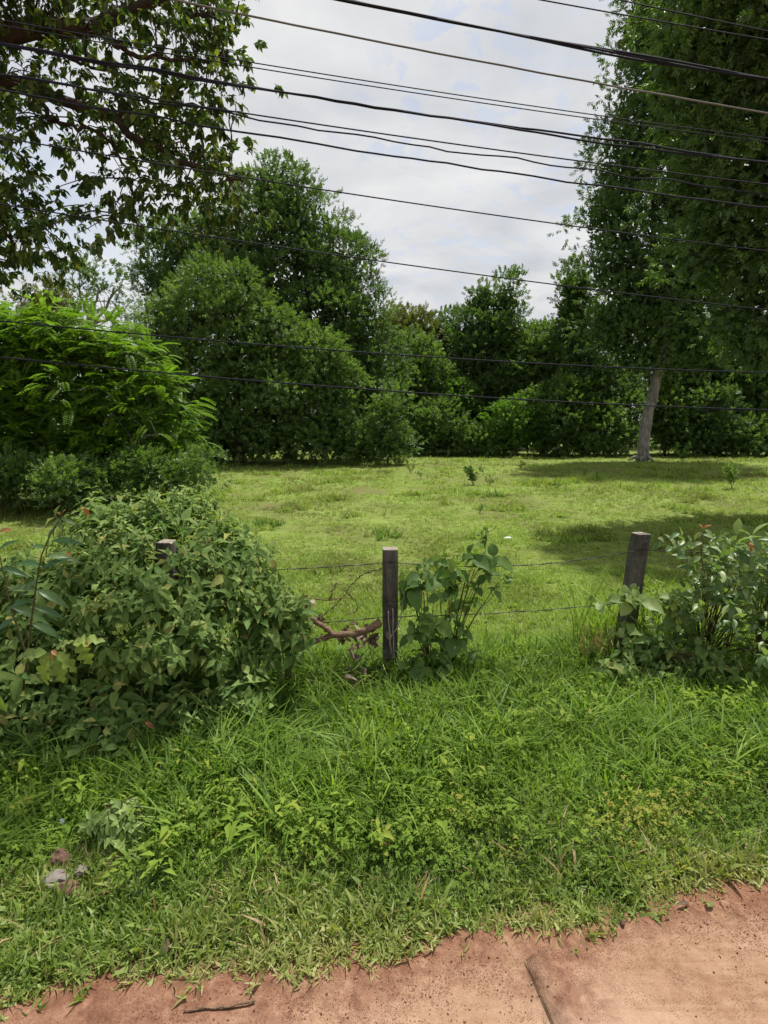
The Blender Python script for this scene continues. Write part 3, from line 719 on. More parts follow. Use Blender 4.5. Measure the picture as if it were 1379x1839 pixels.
# ------------------------------------------------------------------ feathery bright shrub, left
def feathery():
    Y = 16.5
    b = W(120, 880, Y); b[2] = H(b[0], b[1])
    t = empty('feathery_shrub', b, 'large bright green shrub with feathery drooping fronds on the left side of the field', 'shrub')
    bl = [(60, 640, 90, 62), (150, 640, 80, 60), (215, 660, 60, 52), (20, 720, 100, 80), (150, 730, 100, 70), (255, 735, 66, 62), (60, 800, 110, 60), (200, 800, 100, 55),
          (305, 790, 46, 52), (310, 720, 30, 24), (-40, 650, 90, 90), (-60, 790, 100, 80), (95, 600, 50, 40), (0, 590, 40, 34), (300, 835, 66, 40), (120, 855, 120, 40), (-20, 855, 90, 42), (250, 850, 70, 40)]
    for k, (px, py) in enumerate([(40, 640), (120, 620), (200, 660), (260, 730), (290, 780), (0, 720), (150, 740), (-50, 650)]):
        s = b+np.array([random.uniform(-.5, .5), random.uniform(-.3, .3), -0.1]); e = W(px, py, Y+random.uniform(-0.8, 0.8))
        lb = MB(); q = smooth_path([s, (s+e)/2+[0, 0, 0.5], e], 12, 0.04); lb.tube(q, np.linspace(0.06, 0.015, 12), 6, 0.1)
        for _ in range(5):
            i = random.randint(4, 11); e2 = q[i]+rng.normal(0, 0.5, 3); lb.tube(smooth_path([q[i], (q[i]+e2)/2+[0, 0, .1], e2], 5), np.linspace(0.02, 0.006, 5), 4)
        lb.build('limb', M['palebark'], t)
    crown_mesh('crown', bl, Y, M['feather'], t, leaf=0.15, twig=0.46, nleaf=20, style='pinnate', spacing=0.6, per=6, cluster_r=0.4, droop=0.4, width=0.36, core=True, lumps=0.3)
feathery()
def thicket(px0, px1, label, Y, mat):
    b = W((px0+px1)/2, 870, Y); b[2] = H(b[0], b[1])
    t = empty('thicket', b, label, 'thicket')
    mb = MB(); bl = []
    n = int((px1-px0)/30)
    for k in range(n):
        px = px0+(px1-px0)*(k+0.5)/n
        bl.append((px, 862+random.uniform(-20, 14), 32, 34, random.uniform(-.5, .5)))
    for k in range(26):
        px = random.uniform(px0, px1); s = W(px, 870, Y+random.uniform(-.5, .5)); s[2] = H(s[0], s[1])-0.03
        e = s+np.array([random.uniform(-.5, .5), random.uniform(-.3, .3), random.uniform(.4, 1.3)])
        mb.tube(smooth_path([s, (s+e)/2+rng.normal(0, .08, 3), e], 6), np.linspace(0.009, 0.003, 6), 4)
    mb.build('twigs', M['stem'], t, kind='stuff')
    crown_mesh('foliage', bl, Y, M[mat], t, leaf=0.09, twig=0.22, nleaf=10, spacing=0.27, per=6, cluster_r=0.24, core=True, coren=80)
thicket(130, 385, 'twiggy low thicket under the right half of the feathery shrub', 15.2, 'mid')
thicket(-90, 150, 'low leafy thicket at the far left below the feathery shrub', 14.3, 'mid')
# bare forked sapling in front of the shrub
t = empty('bare_sapling', G(75, 908), 'thin pale forked sapling with hardly a leaf before the feathery shrub', 'sapling')
Ys = float(t.location[1]); mb = MB(); k = lambda x, y: W(x, y, Ys)
mb.tube(smooth_path([np.array(t.location)-[0, 0, .05], k(76, 885), k(84, 858), k(100, 845), k(130, 836)], 14, .006), np.linspace(0.045, 0.014, 14), 7, .1)
mb.build('trunk', M['palebark'], t)
for pts in ([(80, 862), (74, 848), (60, 838)], [(96, 846), (104, 826), (118, 812)], [(84, 858), (84, 838), (92, 822)]):
    mb = MB(); mb.tube(smooth_path([k(*p) for p in pts], 8, .01), np.linspace(0.02, 0.006, 8), 5); mb.build('branch', M['palebark'], t)

# ------------------------------------------------------------------ leaves as objects
def leaf_parts(parent, tpls, mat, P, Rm, Sc, limit=300, low=None, rest_name='foliage', scale_by_cam=True, name='leaf'):
    """the leaves that show largest become parts of their own, the rest one mass"""
    d = np.linalg.norm(P-np.array([0, 0, CAMZ]), axis=1)
    facing = np.abs(np.einsum('ni,ni->n', Rm[:, :, 2], nrm(P-np.array([0, 0, CAMZ]))))
    score = Sc/d*(0.4+facing)
    dirs = P-np.array([0, 0, CAMZ]); py = dirs[:, 1]*math.cos(PITCH)-dirs[:, 2]*math.sin(PITCH)
    u = dirs[:, 0]/py*F; v = (dirs[:, 2]*math.cos(PITCH)+dirs[:, 1]*math.sin(PITCH))/py*F
    vis = (abs(u) < 689) & (abs(v) < 919) & (py > 0)
    score = score*vis-(~vis)
    # prefer the front of the plant
    score = score*(1+0.5*(d.mean()-d)/max(d.std(), 0.05)*0.3)
    order = np.argsort(-score); top = order[:limit]; top = top[vis[top]]
    restmask = np.ones(len(P), bool); restmask[top] = False
    meshes = [raw_mesh('leaf', v_, f_, None, mat, True) for v_, f_ in tpls]
    pw = np.array(parent_world(parent))
    for i in top:
        o = bpy.data.objects.new(name, meshes[i % len(meshes)]); C.objects.link(o); o.parent = parent; o.color = (0, 0, 0, 1)
        m = Matrix(Rm[i].tolist()).to_4x4(); o.matrix_local = Matrix.Translation(Vector((P[i]-pw).tolist())) @ m @ Matrix.Scale(float(Sc[i]), 4)
    if restmask.any():
        tpls = low or tpls
        parts = []
        idx = np.where(restmask)[0]
        for v in range(len(tpls)):
            q = idx[idx % len(tpls) == v]
            if len(q): parts.append(scatter(tpls[v], P[q], Rm[q], Sc[q], rng.random(len(q))))
        V, Fc, A = merge(parts); m2 = mesh_obj(rest_name, V, Fc, mat, parent, A, smooth=True); m2['kind'] = 'stuff'

# ------------------------------------------------------------------ overhanging tree, upper left
def overhang():
    Y = 8.2
    base = np.array([-9.5, 9.0, 0.0]); base[2] = H(base[0], base[1])
    t = empty('overhanging_tree', base, 'dark tree at the upper left, boughs of backlit leaves hanging over the verge', 'tree')
    fork = np.array([-9.2, 8.8, 4.5])
    mb = MB(); mb.tube(smooth_path([base-[0, 0, .2], base+[.1, 0, 2], fork, fork+[0.2, 0, 3.5]], 16, .03), np.linspace(.42, .2, 16), 12, .12); mb.build('trunk', M['darkbark'], t)
    k = lambda x, y, d=0: W(x, y, Y+d)
    limbs = [([fork+[.1, 0, 2.6], k(-250, 70), k(-60, 62), k(90, 55), k(165, 48), k(235, 20), k(300, -10), k(380, -60)], .17, .05),
             ([fork, k(-260, 190), k(-60, 145, .3), k(50, 160, .3), k(120, 182, .2), (k(190, 205)), k(250, 250), k(330, 290, -.3), k(400, 310, -.3), k(440, 330, -.3)], .12, .015),
             ([k(165, 48), k(200, 75, -.2), k(235, 95, -.2), k(300, 105, -.3), k(390, 110, -.3)], .05, .012),
             ([k(60, 165, .3), k(95, 215, .2), k(150, 230, .1), k(200, 260), k(230, 320), k(240, 390)], .035, .01),
             ([fork, k(-200, 330), k(-80, 320, .4), k(20, 350, .4), k(60, 400, .4)], .08, .012),
             ([k(-60, 325, .4), k(-20, 390, .3), k(20, 430, .3), k(30, 480, .3)], .035, .01),
             ([k(120, 182, .2), k(170, 210, .5), k(250, 200, .8), k(340, 190, .9), k(430, 200, .9)], .035, .01),
             ([k(90, 55), k(120, 100, .3), k(200, 130, .5), k(290, 160, .5)], .035, .01),
             ([k(235, 20), k(300, 40, .4), k(370, 30, .5), k(430, 60, .5)], .04, .01),
             ([fork+[.2, 0, 3.2], np.array([-6.5, 7.6, 8.4]), np.array([-4., 6.2, 8.3]), np.array([-2., 5.8, 8.0]), np.array([-.3, 5.85, 7.8])], .13, .015)]  # unseen bough above the frame, added to shade the left verge
    ends = []
    for pts, r0, r1 in limbs:
        q = smooth_path(pts, 26, .02); mb = MB(); mb.tube(q, np.linspace(r0, r1, 26), 8, .12); mb.build('limb', M['darkbark'], t)
        ends.append(q)
    # leafy twigs: clump centres by outline, then twigs back to the nearest limb
    Q = np.vstack(ends)
    outline = [(60, 20, 120, 50), (220, 60, 110, 55), (350, 60, 85, 62), (400, 120, 40, 40), (390, 20, 55, 40), (150, 130, 120, 40), (300, 170, 90, 45), (370, 210, 50, 35), (30, 225, 70, 40), (210, 215, 80, 40),
               (300, 270, 85, 40), (380, 300, 55, 42), (410, 360, 45, 40), (340, 355, 60, 35), (230, 320, 60, 40), (215, 385, 32, 36), (160, 275, 50, 32), (270, 350, 50, 32),
               (30, 330, 60, 45), (70, 380, 60, 45), (20, 420, 60, 50), (55, 455, 45, 40), (110, 430, 28, 38), (20, 480, 45, 25), (-80, 100, 100, 120), (-100, 300, 100, 150), (-220, 150, 100, 200),
               (-60, 450, 70, 60), (100, -60, 120, 60), (280, -60, 120, 50), (-60, -60, 120, 60), (430, 330, 24, 30), (250, 400, 14, 24)]
    CP = []
    for px, py, rx, ry in outline:
        n = int(rx*ry/400)+2
        for _ in range(n):
            a = random.uniform(0, 2*math.pi); r = math.sqrt(random.random())
            CP.append(W(px+rx*r*math.cos(a), py+ry*r*math.sin(a), Y+random.uniform(-0.8, 1.0)))
    for cxx, cyy, czz, rr_ in ((-6.0, 7.0, 8.2, 1.5), (-5.2, 8.2, 9.0, 1.5), (-7.4, 8.0, 8.6, 1.4), (-1.7, 5.75, 7.8, .9), (-.6, 5.85, 7.8, .9), (-2.9, 5.7, 7.9, .9)):  # out-of-view leaf clumps, added to cast shade on the left verge
        for _ in range(int(20*rr_*rr_)):
            d = nrm(rng.normal(0, 1, 3)); CP.append(np.array([cxx, cyy, czz])+d*rr_*np.array([1, .75, .55])*random.random()**.4)
    CP = np.array(CP)
    tw = MB(); SP = []; SD = []
    for c in CP:
        d2 = ((Q-c)**2).sum(1); j = int(np.argmin(d2)); s = Q[j]
        if d2[j] < 2.5**2:
            tw.tube(smooth_path([s, (s+c)/2+np.array([0, 0, .12])+rng.normal(0, .05, 3), c], 6, .01), np.linspace(.012, .004, 6), 4)
        for _ in range(5):
            off = rng.normal(0, .145, 3); SP.append(c+off)
            SD.append(nrm(off*2+rng.normal(0, .15, 3)+np.array([0.05, -0.1, -0.12])))
    tw.build('twigs', M['darkbark'], t, kind='stuff')
    SP = np.array(SP); SD = np.array(SD)
    P_, R_, S_ = [], [], []
    for v in range(3):
        m = np.arange(len(SP)) % 3 == v
        lp, lR, lS = sprig_local(10, 0.18, 70, 0.120, 0.5)
        a, b_, c_ = compose(SP[m], frames(SD[m], np.tile([0, 0, 1.], (m.sum(), 1))), rng.uniform(.75, 1.15, m.sum()), lp, lR, lS)
        P_.append(a); R_.append(b_); S_.append(c_)
    P_ = np.vstack(P_); R_ = np.vstack(R_); S_ = np.concatenate(S_)
    # leaves hang: pull each axis downwards
    ax = nrm(R_[:, :, 1]+np.array([0, 0, -0.35])+rng.normal(0, .15, (len(P_), 3))); R_ = frames(ax, R_[:, :, 2]+rng.normal(0, .2, (len(P_), 3)))
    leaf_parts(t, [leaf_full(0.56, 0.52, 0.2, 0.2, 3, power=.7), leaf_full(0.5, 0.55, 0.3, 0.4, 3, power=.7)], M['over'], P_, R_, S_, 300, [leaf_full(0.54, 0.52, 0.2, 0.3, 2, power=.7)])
overhang()

# ------------------------------------------------------------------ fence
posts = [(-4.45, 4.50, 1.36, 0.0), (-1.95, 4.93, 1.47, -0.01), (0.06, 5.26, 1.335, 0.0), (2.54, 5.68, 1.40, 0.085), (5.2, 6.1, 1.38, 0.0)]
fence = empty('barbed_wire_fence', (0.06, 5.26, float(H(0.06, 5.26))), 'old fence of dark square posts strung with three barbed wires between verge and field', 'fence')
def box_post(x, y, h, lean, w=0.145, rot=0.0):
    z0 = float(H(x, y))-0.25; n = 9; hw = w/2; b = 0.008
    oct_ = np.array([[-hw+b, -hw], [hw-b, -hw], [hw, -hw+b], [hw, hw-b], [hw-b, hw], [-hw+b, hw], [-hw, hw-b], [-hw, -hw+b]])
    ca, sa = math.cos(R(9.5)+rot), math.sin(R(9.5)+rot)
    oct_ = oct_@np.array([[ca, sa], [-sa, ca]])
    V = []
    for i in range(n):
        t_ = i/(n-1); z = z0+(h-z0)*t_; k = 1-(0.05 if i == n-1 else 0)+rng.normal(0, .008)
        V.append(np.column_stack([oct_*k+np.array([x+lean*max(0, z), y]), np.full(8, z)])+rng.normal(0, .0028, (8, 3)))
    V = np.vstack(V); Q = []
    for i in range(n-1):
        for j in range(8): Q.append([i*8+j, i*8+(j+1) % 8, i*8+8+(j+1) % 8, i*8+8+j])
    p = mesh_obj('fence_post', V, np.array(Q), M['post'], fence)
    top = V[-8:]; c = top.mean(0)+[0, 0, .006]
    inner = c+(top-c)*0.55+rng.normal(0, .002, (8, 3)); inner[:, 2] += .006
    VV = np.vstack([top, inner, c[None]]); T = []; 
    for j in range(8):
        T += [[j, (j+1) % 8, 8+(j+1) % 8], [j, 8+(j+1) % 8, 8+j], [8+j, 8+(j+1) % 8, 16]]
    o = mesh_obj('post_top', VV, np.array(T), M['posttop'], fence)
    # the cap is a sub-part of its post
    o.parent = p
for x, y, h, l in posts: box_post(x, y, h, l, rot=0.06 if x > 2 and x < 3 else -0.16)
def wire(zs, sag, name='barbed_wire', pts=None):
    mb = MB(); path = []
    if pts is None:
        for (x0, y0, _, l0), (x1, y1, _, l1), sg, za, zb in zip(posts[:-1], posts[1:], sag, zs[:-1], zs[1:]):
            n = 34
            for i in range(n):
                f = i/n; x = x0+l0*za+(x1+l1*zb-x0-l0*za)*f; y = y0+(y1-y0)*f-0.082
                path.append([x, y, za+(zb-za)*f-sg*4*f*(1-f)+rng.normal(0, .002)])
        path = np.array(path)
    else: path = smooth_path(pts, 40, .004)
    for ph in (0, math.pi):
        a = np.arange(len(path))*0.9+ph
        mb.tube(path+np.column_stack([np.zeros(len(a)), np.cos(a), np.sin(a)])*.0028, 0.0028, 4)
    d = 0
    for i in range(1, len(path)-1):
        d += np.linalg.norm(path[i]-path[i-1])
        if d > 0.11:
            d = 0
            for a in (0.5, 2.1):
                v = np.array([0.25*math.cos(a), math.cos(a+i), math.sin(a+i)])*.018; mb.tube(np.array([path[i]-v, path[i]+v]), .0018, 3)
            mb.tube(np.array([path[i]-D*.007, path[i]+D*.007]), .0055, 5)
    mb.build(name, M['wire'], fence)
wire([1.2, 1.22, 1.22, 1.25, 1.2], [.05, .03, .10, .06])
wire([.68, .66, .68, .70, .7], [.03, .02, .035, .02])
wire([.2, .18, .165, .20, .24], [.02, .02, .02, .01])
wire(None, None, 'broken_wire', [W(686, 1022, 5.15), W(655, 1030, 5.2), W(630, 1052, 5.25), W(600, 1090, 5.3), W(560, 1120, 5.25)])

# ------------------------------------------------------------------ overhead cables
def cable(pts, y0, r, label, mat='cable', wob=0.0, strands=1, ang=9.5, curv=0.0028):
    T = math.tan(R(ang)); X = []; Z = []
    for px, py in pts:
        d = ray(px, py); t_ = y0/(d[1]-T*d[0]); X.append(d[0]*t_); Z.append(CAMZ+d[2]*t_)
    X = np.array(X); Z = np.array(Z)
    A = np.column_stack([np.ones_like(X), X]); co = np.linalg.lstsq(A, Z-curv*X*X, rcond=None)[0]
    xs = np.linspace(-24, 24, 260); zs = co[0]+co[1]*xs+curv*xs*xs
    P = np.column_stack([xs, y0+T*xs, zs])
    if wob: P[:, 2] += wob*.6*(vnoise(xs*2.1+y0*9+r*900, xs*0, 1, 3)-.5+0.5*(vnoise(xs*6+r*700, xs*0, 1, 8)-.5))
    c = P[len(P)//2]
    o_ = empty('overhead_cable', c, label, 'cable', 'overhead cables above the fence')
    for k in range(strands):
        mb = MB(); a = np.arange(len(P))*0.35+k*2*math.pi/max(1, strands)
        Q_ = P.copy()
        if strands > 1:
            sp = r*1.25*(1+0.5*np.sin(xs*0.7+k)); Q_ += np.column_stack([np.zeros(len(P)), np.cos(a)*sp, np.sin(a*0.35+k*2)*sp])
        mb.tube(Q_, r, 6); mb.build('strand' if strands > 1 else 'conductor', M[mat], o_)
cab = [
 ([(1150, 8), (1379, 56)], 6.4, .009, 'short faint topmost cable across the right tree in the top right corner', 'cable', 0, 1),
 ([(965, 0), (1105, 22), (1379, 72)], 6.3, .009, 'thin cable at the top right directly above the thick three strand bundle', 'cable', 0, 1),
 ([(575, -8), (680, 14), (1111, 95), (1379, 143)], 6.0, .014, 'thick bundle of three black strands crossing the upper right sky', 'cable', 0, 3),
 ([(305, 0), (430, 25), (690, 75), (1111, 155), (1379, 205)], 6.0, .012, 'single grey cable directly below the three strand bundle', 'greycable', .01, 1),
 ([(421, 109), (700, 151), (1065, 203), (1379, 250)], 6.2, .007, 'upper of two thin close cables below the single grey cable', 'cable', 0, 1),
 ([(421, 118), (700, 159), (1065, 210), (1379, 257)], 6.25, .007, 'lower of two thin close cables above the thick lashed pair', 'cable', 0, 1),
 ([(0, 85), (421, 147), (680, 190), (1065, 247), (1379, 297)], 6.0, .013, 'thick lashed pair of black cables crossing the middle of the sky', 'cable', .03, 2),
 ([(400, 200), (680, 237), (1065, 290), (1379, 333)], 6.1, .009, 'straight thin cable next below the thick lashed pair', 'cable', 0, 1),
 ([(400, 203), (680, 247), (1040, 303), (1379, 350)], 6.1, .010, 'wavy cable touching the straight thin one above it', 'cable', .07, 1),
 ([(330, 220), (430, 235), (680, 274), (1040, 328), (1379, 375)], 6.1, .012, 'slightly kinked black cable below the wavy one', 'cable', .04, 1),
 ([(0, 250), (460, 320), (700, 356), (1040, 408), (1379, 452)], 6.3, .009, 'lone black cable passing over the top of the tallest left tree', 'cable', 0, 1),
 ([(140, 390), (250, 405), (700, 470), (1050, 518), (1379, 557)], 6.3, .009, 'lone black cable crossing the tallest left tree, lowest one against open sky', 'cable', 0, 1),
 ([(0, 578), (250, 600), (690, 632), (1000, 655), (1379, 670)], 6.6, .011, 'upper of the two lowest cables running in front of the tree line', 'cable', 0, 1),
 ([(0, 645), (330, 672), (690, 697), (1379, 738)], 6.6, .012, 'lowest cable, sagging in front of the tree line', 'cable', 0, 1)]
for p_, y0, r, lb, mt, wob, st in cab: cable(p_, y0, r*.72, lb, mt, wob, st, curv=0.0028 if p_[0][1] < 560 else 0.004)

# ------------------------------------------------------------------ roadside shrubs
def in_blobs(blobs, n, hollow=0.75):
    """points on the outer shell of blobs given as (px,py,rx,ry,Y)"""
    out = []; D_ = []
    bl = [blob_world((b[0], b[1], b[2], b[3]), b[4]) for b in blobs]
    area = np.array([r[0]*r[2] for c, r in bl]); area /= area.sum()
    for bi, (c, r) in enumerate(bl):
        k = int(n*area[bi]*1.6)
        d = nrm(rng.normal(0, 1, (k, 3))); d[:, 1] = -abs(d[:, 1])*np.where(rng.random(k) < .8, 1, -1)
        d[:, 2] = np.where(d[:, 2] < -0.3, -d[:, 2], d[:, 2])
        P = c+d*r*(1.05-abs(rng.normal(0, .14, k))+.42*(vnoise(d[:, 0]*2.6+bi*3, d[:, 2]*2.6+d[:, 1], 1.0, bi+40)-.5)+.30*(rng.random(k) < .10))[:, None]
        keep = np.ones(k, bool)
        for bj, (c2, r2) in enumerate(bl):
            if bj != bi: keep &= np.linalg.norm((P-c2)/r2, axis=1) > hollow
        keep &= P[:, 2] > H(P[:, 0], P[:, 1])+.04
        out.append(P[keep]); D_.append(d[keep])
    return np.vstack(out), np.vstack(D_), bl
def shrub(name, label, blobs, basepts, mat, tpls, n, pairs=4, spacing=.035, leaf=.085, limit=300, stem_r=.006, style='opp', updir=.5, twist=.0, group=None, cat='shrub', depth_fill=0.0, shoots=0):
    b0 = np.array([*basepts[0], 0.0]); b0[2] = H(b0[0], b0[1])
    t = empty(name, b0, label, cat, group)
    P, Dd, bl = in_blobs(blobs, n)
    if depth_fill:
        P2, D2, _ = in_blobs([(b[0], b[1]+6, b[2]*.78, b[3]*.78, b[4]+.1) for b in blobs], int(n*depth_fill)); P = np.vstack([P, P2]); Dd = np.vstack([Dd, D2])
    bs = np.array([[q[0], q[1], float(H(q[0], q[1]))-.02] for q in basepts])
    SD = nrm(Dd*.8+np.array([0, -.1, updir])+rng.normal(0, .3, P.shape))
    mb = MB()
    idx = rng.permutation(len(P))[:min(len(P), 110)]
    for i in idx:
        s = bs[np.argmin(((bs[:, :2]-P[i, :2])**2).sum(1))]; e = P[i]; m = s*.45+e*.55+np.array([0, .04, .12])
        mb.tube(smooth_path([s, m, e-SD[i]*.02, e+SD[i]*spacing*pairs*.8], 8, .008), np.linspace(stem_r, stem_r*.3, 8), 4)
    mb.build('stems', M['stem'], t, kind='stuff')
    A_, B_, C_ = [], [], []
    for v in range(4):
        m = np.arange(len(P)) % 4 == v
        if not m.any(): continue
        if style == 'opp': lp, lR, lS = opposite_local(pairs, spacing, leaf)
        else: lp, lR, lS = sprig_local(pairs*2, spacing*pairs*1.6, 65, leaf, .3)
        a, b, c = compose(P[m], frames(SD[m], np.tile([0, 0, 1.], (m.sum(), 1))+rng.normal(0, .3, (m.sum(), 3))), np.clip(rng.lognormal(0, .28, m.sum()), .55, 1.6), lp, lR, lS)
        A_.append(a); B_.append(b); C_.append(c)
    A_ = np.vstack(A_); B_ = np.vstack(B_); C_ = np.concatenate(C_)
    ax = nrm(B_[:, :, 1]+np.array([0, 0, -.22])+rng.normal(0, .1, A_.shape))
    B_ = frames(ax, B_[:, :, 2]*.6+np.array([0, -.15, .8])+rng.normal(0, .15, A_.shape))
    if shoots:                                    # long wands that break the outline
        cand = np.where(Dd[:, 2] > .15)[0]; pick = rng.choice(cand, shoots); sm = MB(); EA, EB, EC = [A_], [B_], [C_]
        for i in pick:
            d = nrm(Dd[i]*.5+np.array([rng.normal(0, .35), rng.normal(-.1, .2), .75])); L_ = rng.uniform(.18, .42)
            q = smooth_path([P[i]-d*.1, P[i]+d*L_*.5, P[i]+d*L_*.8+np.array([d[0]*.08, d[1]*.08, -.05*L_])], 8, .004); sm.tube(q, np.linspace(.005, .002, 8), 4)
            for j in range(1, 8):
                T_ = nrm(q[j]-q[j-1]); a0 = j*1.57+rng.normal(0, .2); sx_ = nrm(np.cross(T_, [0, 0.3, 1.])); sy_ = np.cross(sx_, T_)
                for sg in (1, -1):
                    ax_ = nrm(sg*(math.cos(a0)*sx_+math.sin(a0)*sy_)+T_*.5+np.array([0, 0, -.15])); EA.append(q[j][None]); EB.append(frames(ax_[None], (T_+np.array([0, -.2, .4]))[None])); EC.append(np.array([leaf*rng.uniform(.55, 1.05)*(1.15-j*.07)]))
        A_ = np.vstack(EA); B_ = np.vstack(EB); C_ = np.concatenate(EC); sm.build('shoots', M['stem'], t, kind='stuff')
    ok = A_[:, 2] > H(A_[:, 0], A_[:, 1])+.015
    ok &= ~((abs(A_[:, 0]+1.90) < .13) & (A_[:, 1] < 5.05) & (A_[:, 2] > 1.26-.25*(4.93-A_[:, 1])*0))
    leaf_parts(t, tpls, mat, A_[ok], B_[ok], C_[ok], limit, LOW.get(id(tpls)))
    return t

shrub('climbing_shrub', 'great heap of pointed leaved weed smothering the fence and left post',
      [(330, 965, 85, 48, 5.6), (245, 975, 90, 50, 5.3), (200, 1010, 90, 60, 5.0), (390, 1040, 90, 62, 5.0), (310, 1050, 90, 70, 4.75), (450, 1080, 70, 60, 5.0), (500, 1130, 52, 55, 4.8), (345, 925, 40, 34, 5.7), (180, 955, 40, 40, 5.3), (60, 1060, 50, 50, 5.0), (420, 985, 50, 34, 5.4), (150, 1080, 100, 70, 4.7),
       (250, 1120, 100, 60, 4.3), (380, 1130, 90, 60, 4.6), (60, 1120, 80, 80, 4.6), (290, 1180, 80, 48, 4.15), (100, 1200, 110, 60, 4.3), (500, 1170, 48, 30, 4.7), (430, 1180, 60, 34, 4.6), (370, 1190, 50, 34, 4.4)],
      [(-1.9, 4.7), (-1.2, 4.8), (-2.6, 4.5), (-2.0, 4.3), (-0.9, 4.9), (-3.0, 4.2)], M['weed'], LEAF_POINT, 520, pairs=4, spacing=.042, leaf=.132, stem_r=.007, depth_fill=.45, shoots=46)
shrub('shade_shrub', 'dim patch of low broad leaved weeds in shade under the great heap at the left',
      [(60, 1290, 110, 70, 4.1), (190, 1310, 90, 60, 4.0), (30, 1380, 90, 60, 3.8), (150, 1390, 80, 40, 3.75), (320, 1330, 60, 40, 4.1), (-60, 1250, 90, 90, 4.2), (250, 1360, 70, 46, 3.95), (90, 1420, 90, 46, 3.6), (330, 1290, 60, 50, 4.2), (420, 1260, 50, 40, 4.35)],
      [(-2.2, 3.9), (-1.7, 3.9), (-2.6, 3.7)], M['weed'], LEAF_POINT, 420, pairs=3, spacing=.05, leaf=.12, limit=200, updir=.7)
shrub('broad_leaved_vine', 'clump of broad leaved vine hanging on the wires right of the middle post',
      [(780, 1030, 45, 30, 5.25), (835, 1025, 50, 28, 5.25), (875, 1045, 26, 30, 5.25), (765, 1075, 40, 40, 5.15), (830, 1080, 36, 36, 5.2), (790, 1120, 42, 34, 5.1), (800, 1165, 36, 30, 5.1), (740, 1150, 26, 26, 5.05), (770, 1205, 50, 28, 5.0), (890, 1020, 22, 20, 5.25), (745, 1040, 22, 26, 5.2)],
      [(.45, 5.2), (.6, 5.15)], M['broad'], LEAF_BROAD, 44, pairs=2, spacing=.06, leaf=.15, limit=300, stem_r=.005, updir=.2)
shrub('oval_leaved_shrub', 'shrub of oval greyish leaves with orange shoots at the right end of the fence',
      [(1258, 1010, 20, 34, 5.3), (1285, 1070, 46, 40, 5.3), (1345, 1040, 40, 46, 5.4), (1375, 1110, 50, 50, 5.3), (1305, 1120, 66, 36, 5.2), (1430, 1080, 50, 60, 5.4), (1380, 1170, 60, 40, 5.0)],
      [(3.3, 5.5), (3.6, 5.6), (3.9, 5.5)], M['oval'], LEAF_OVAL, 100, pairs=4, spacing=.045, leaf=.105, limit=300, stem_r=.007, style='alt', updir=.5, shoots=8)
shrub('pale_vine', 'pale yellow green vine climbing the foot of the leaning right post',
      [(1170, 1090, 44, 28, 5.45), (1205, 1120, 44, 34, 5.4), (1100, 1085, 26, 14, 5.45), (1225, 1165, 40, 26, 5.3), (1125, 1150, 36, 30, 5.35)],
      [(2.7, 5.4), (2.9, 5.4)], M['lightweed'], LEAF_BROAD, 44, pairs=2, spacing=.05, leaf=.12, limit=120, stem_r=.004, updir=.3)
shrub('ground_vine', 'dark green creeper with heart shaped leaves at the foot of the right post',
      [(1160, 1170, 46, 28, 5.2), (1190, 1220, 50, 30, 5.0), (1290, 1200, 60, 30, 5.0), (1110, 1210, 36, 24, 5.0)],
      [(2.55, 5.2)], M['weed'], LEAF_POINT, 80, pairs=2, spacing=.05, leaf=.11, limit=160, stem_r=.004, updir=.3)
shrub('light_weed', 'yellow green weed with small leaves in front of the left verge shade', [(200, 1475, 36, 24, 3.02), (230, 1490, 26, 20, 2.98)], [(-1.45, 3.05)], M['lightweed'], LEAF_POINT, 24, pairs=2, spacing=.03, leaf=.085, limit=60, stem_r=.003, cat='weed')

def manual_plant(name, label, cat, stems, leaves, tpls, mat, extra=None, stemmat='stem'):
    """stems: list of (points px,py,Y ; r0,r1). leaves: (px,py,Y, dx,dy(px), length, roll)"""
    b = W(*stems[0][0][0]); t = empty(name, b, label, cat)
    for pts, r0, r1 in stems:
        mb = MB(); q = smooth_path([W(*p) for p in pts], 12, .003); mb.tube(q, np.linspace(r0, r1, 12), 6); mb.build('stem', M[stemmat], t)
    def put(ls, tp, mt, lab=None):
        meshes = [raw_mesh('leaf', v_, f_, None, mt, True) for v_, f_ in tp]
        for i, (px, py, Y, dx, dy, ln, roll) in enumerate(ls):
            p = W(px, py, Y); e = W(px+dx, py+dy, Y+random.uniform(-.06, .04)); ax = nrm(e-p)
            Rm = frames(ax[None], np.array([[roll, -.55, .8]]))[0]
            o = bpy.data.objects.new('leaf', meshes[i % len(meshes)]); C.objects.link(o); o.parent = t; o.color = (0, 0, 0, 1)
            o.matrix_local = Matrix.Translation(Vector((p-np.array(b)).tolist())) @ Matrix(Rm.tolist()).to_4x4() @ Matrix.Scale(float(ln), 4)
            if lab: o['label'] = lab
    put(leaves, tpls, mat)
    if extra: put(extra, LEAF_OVAL, M['orange'], 'young orange leaf')
    return t
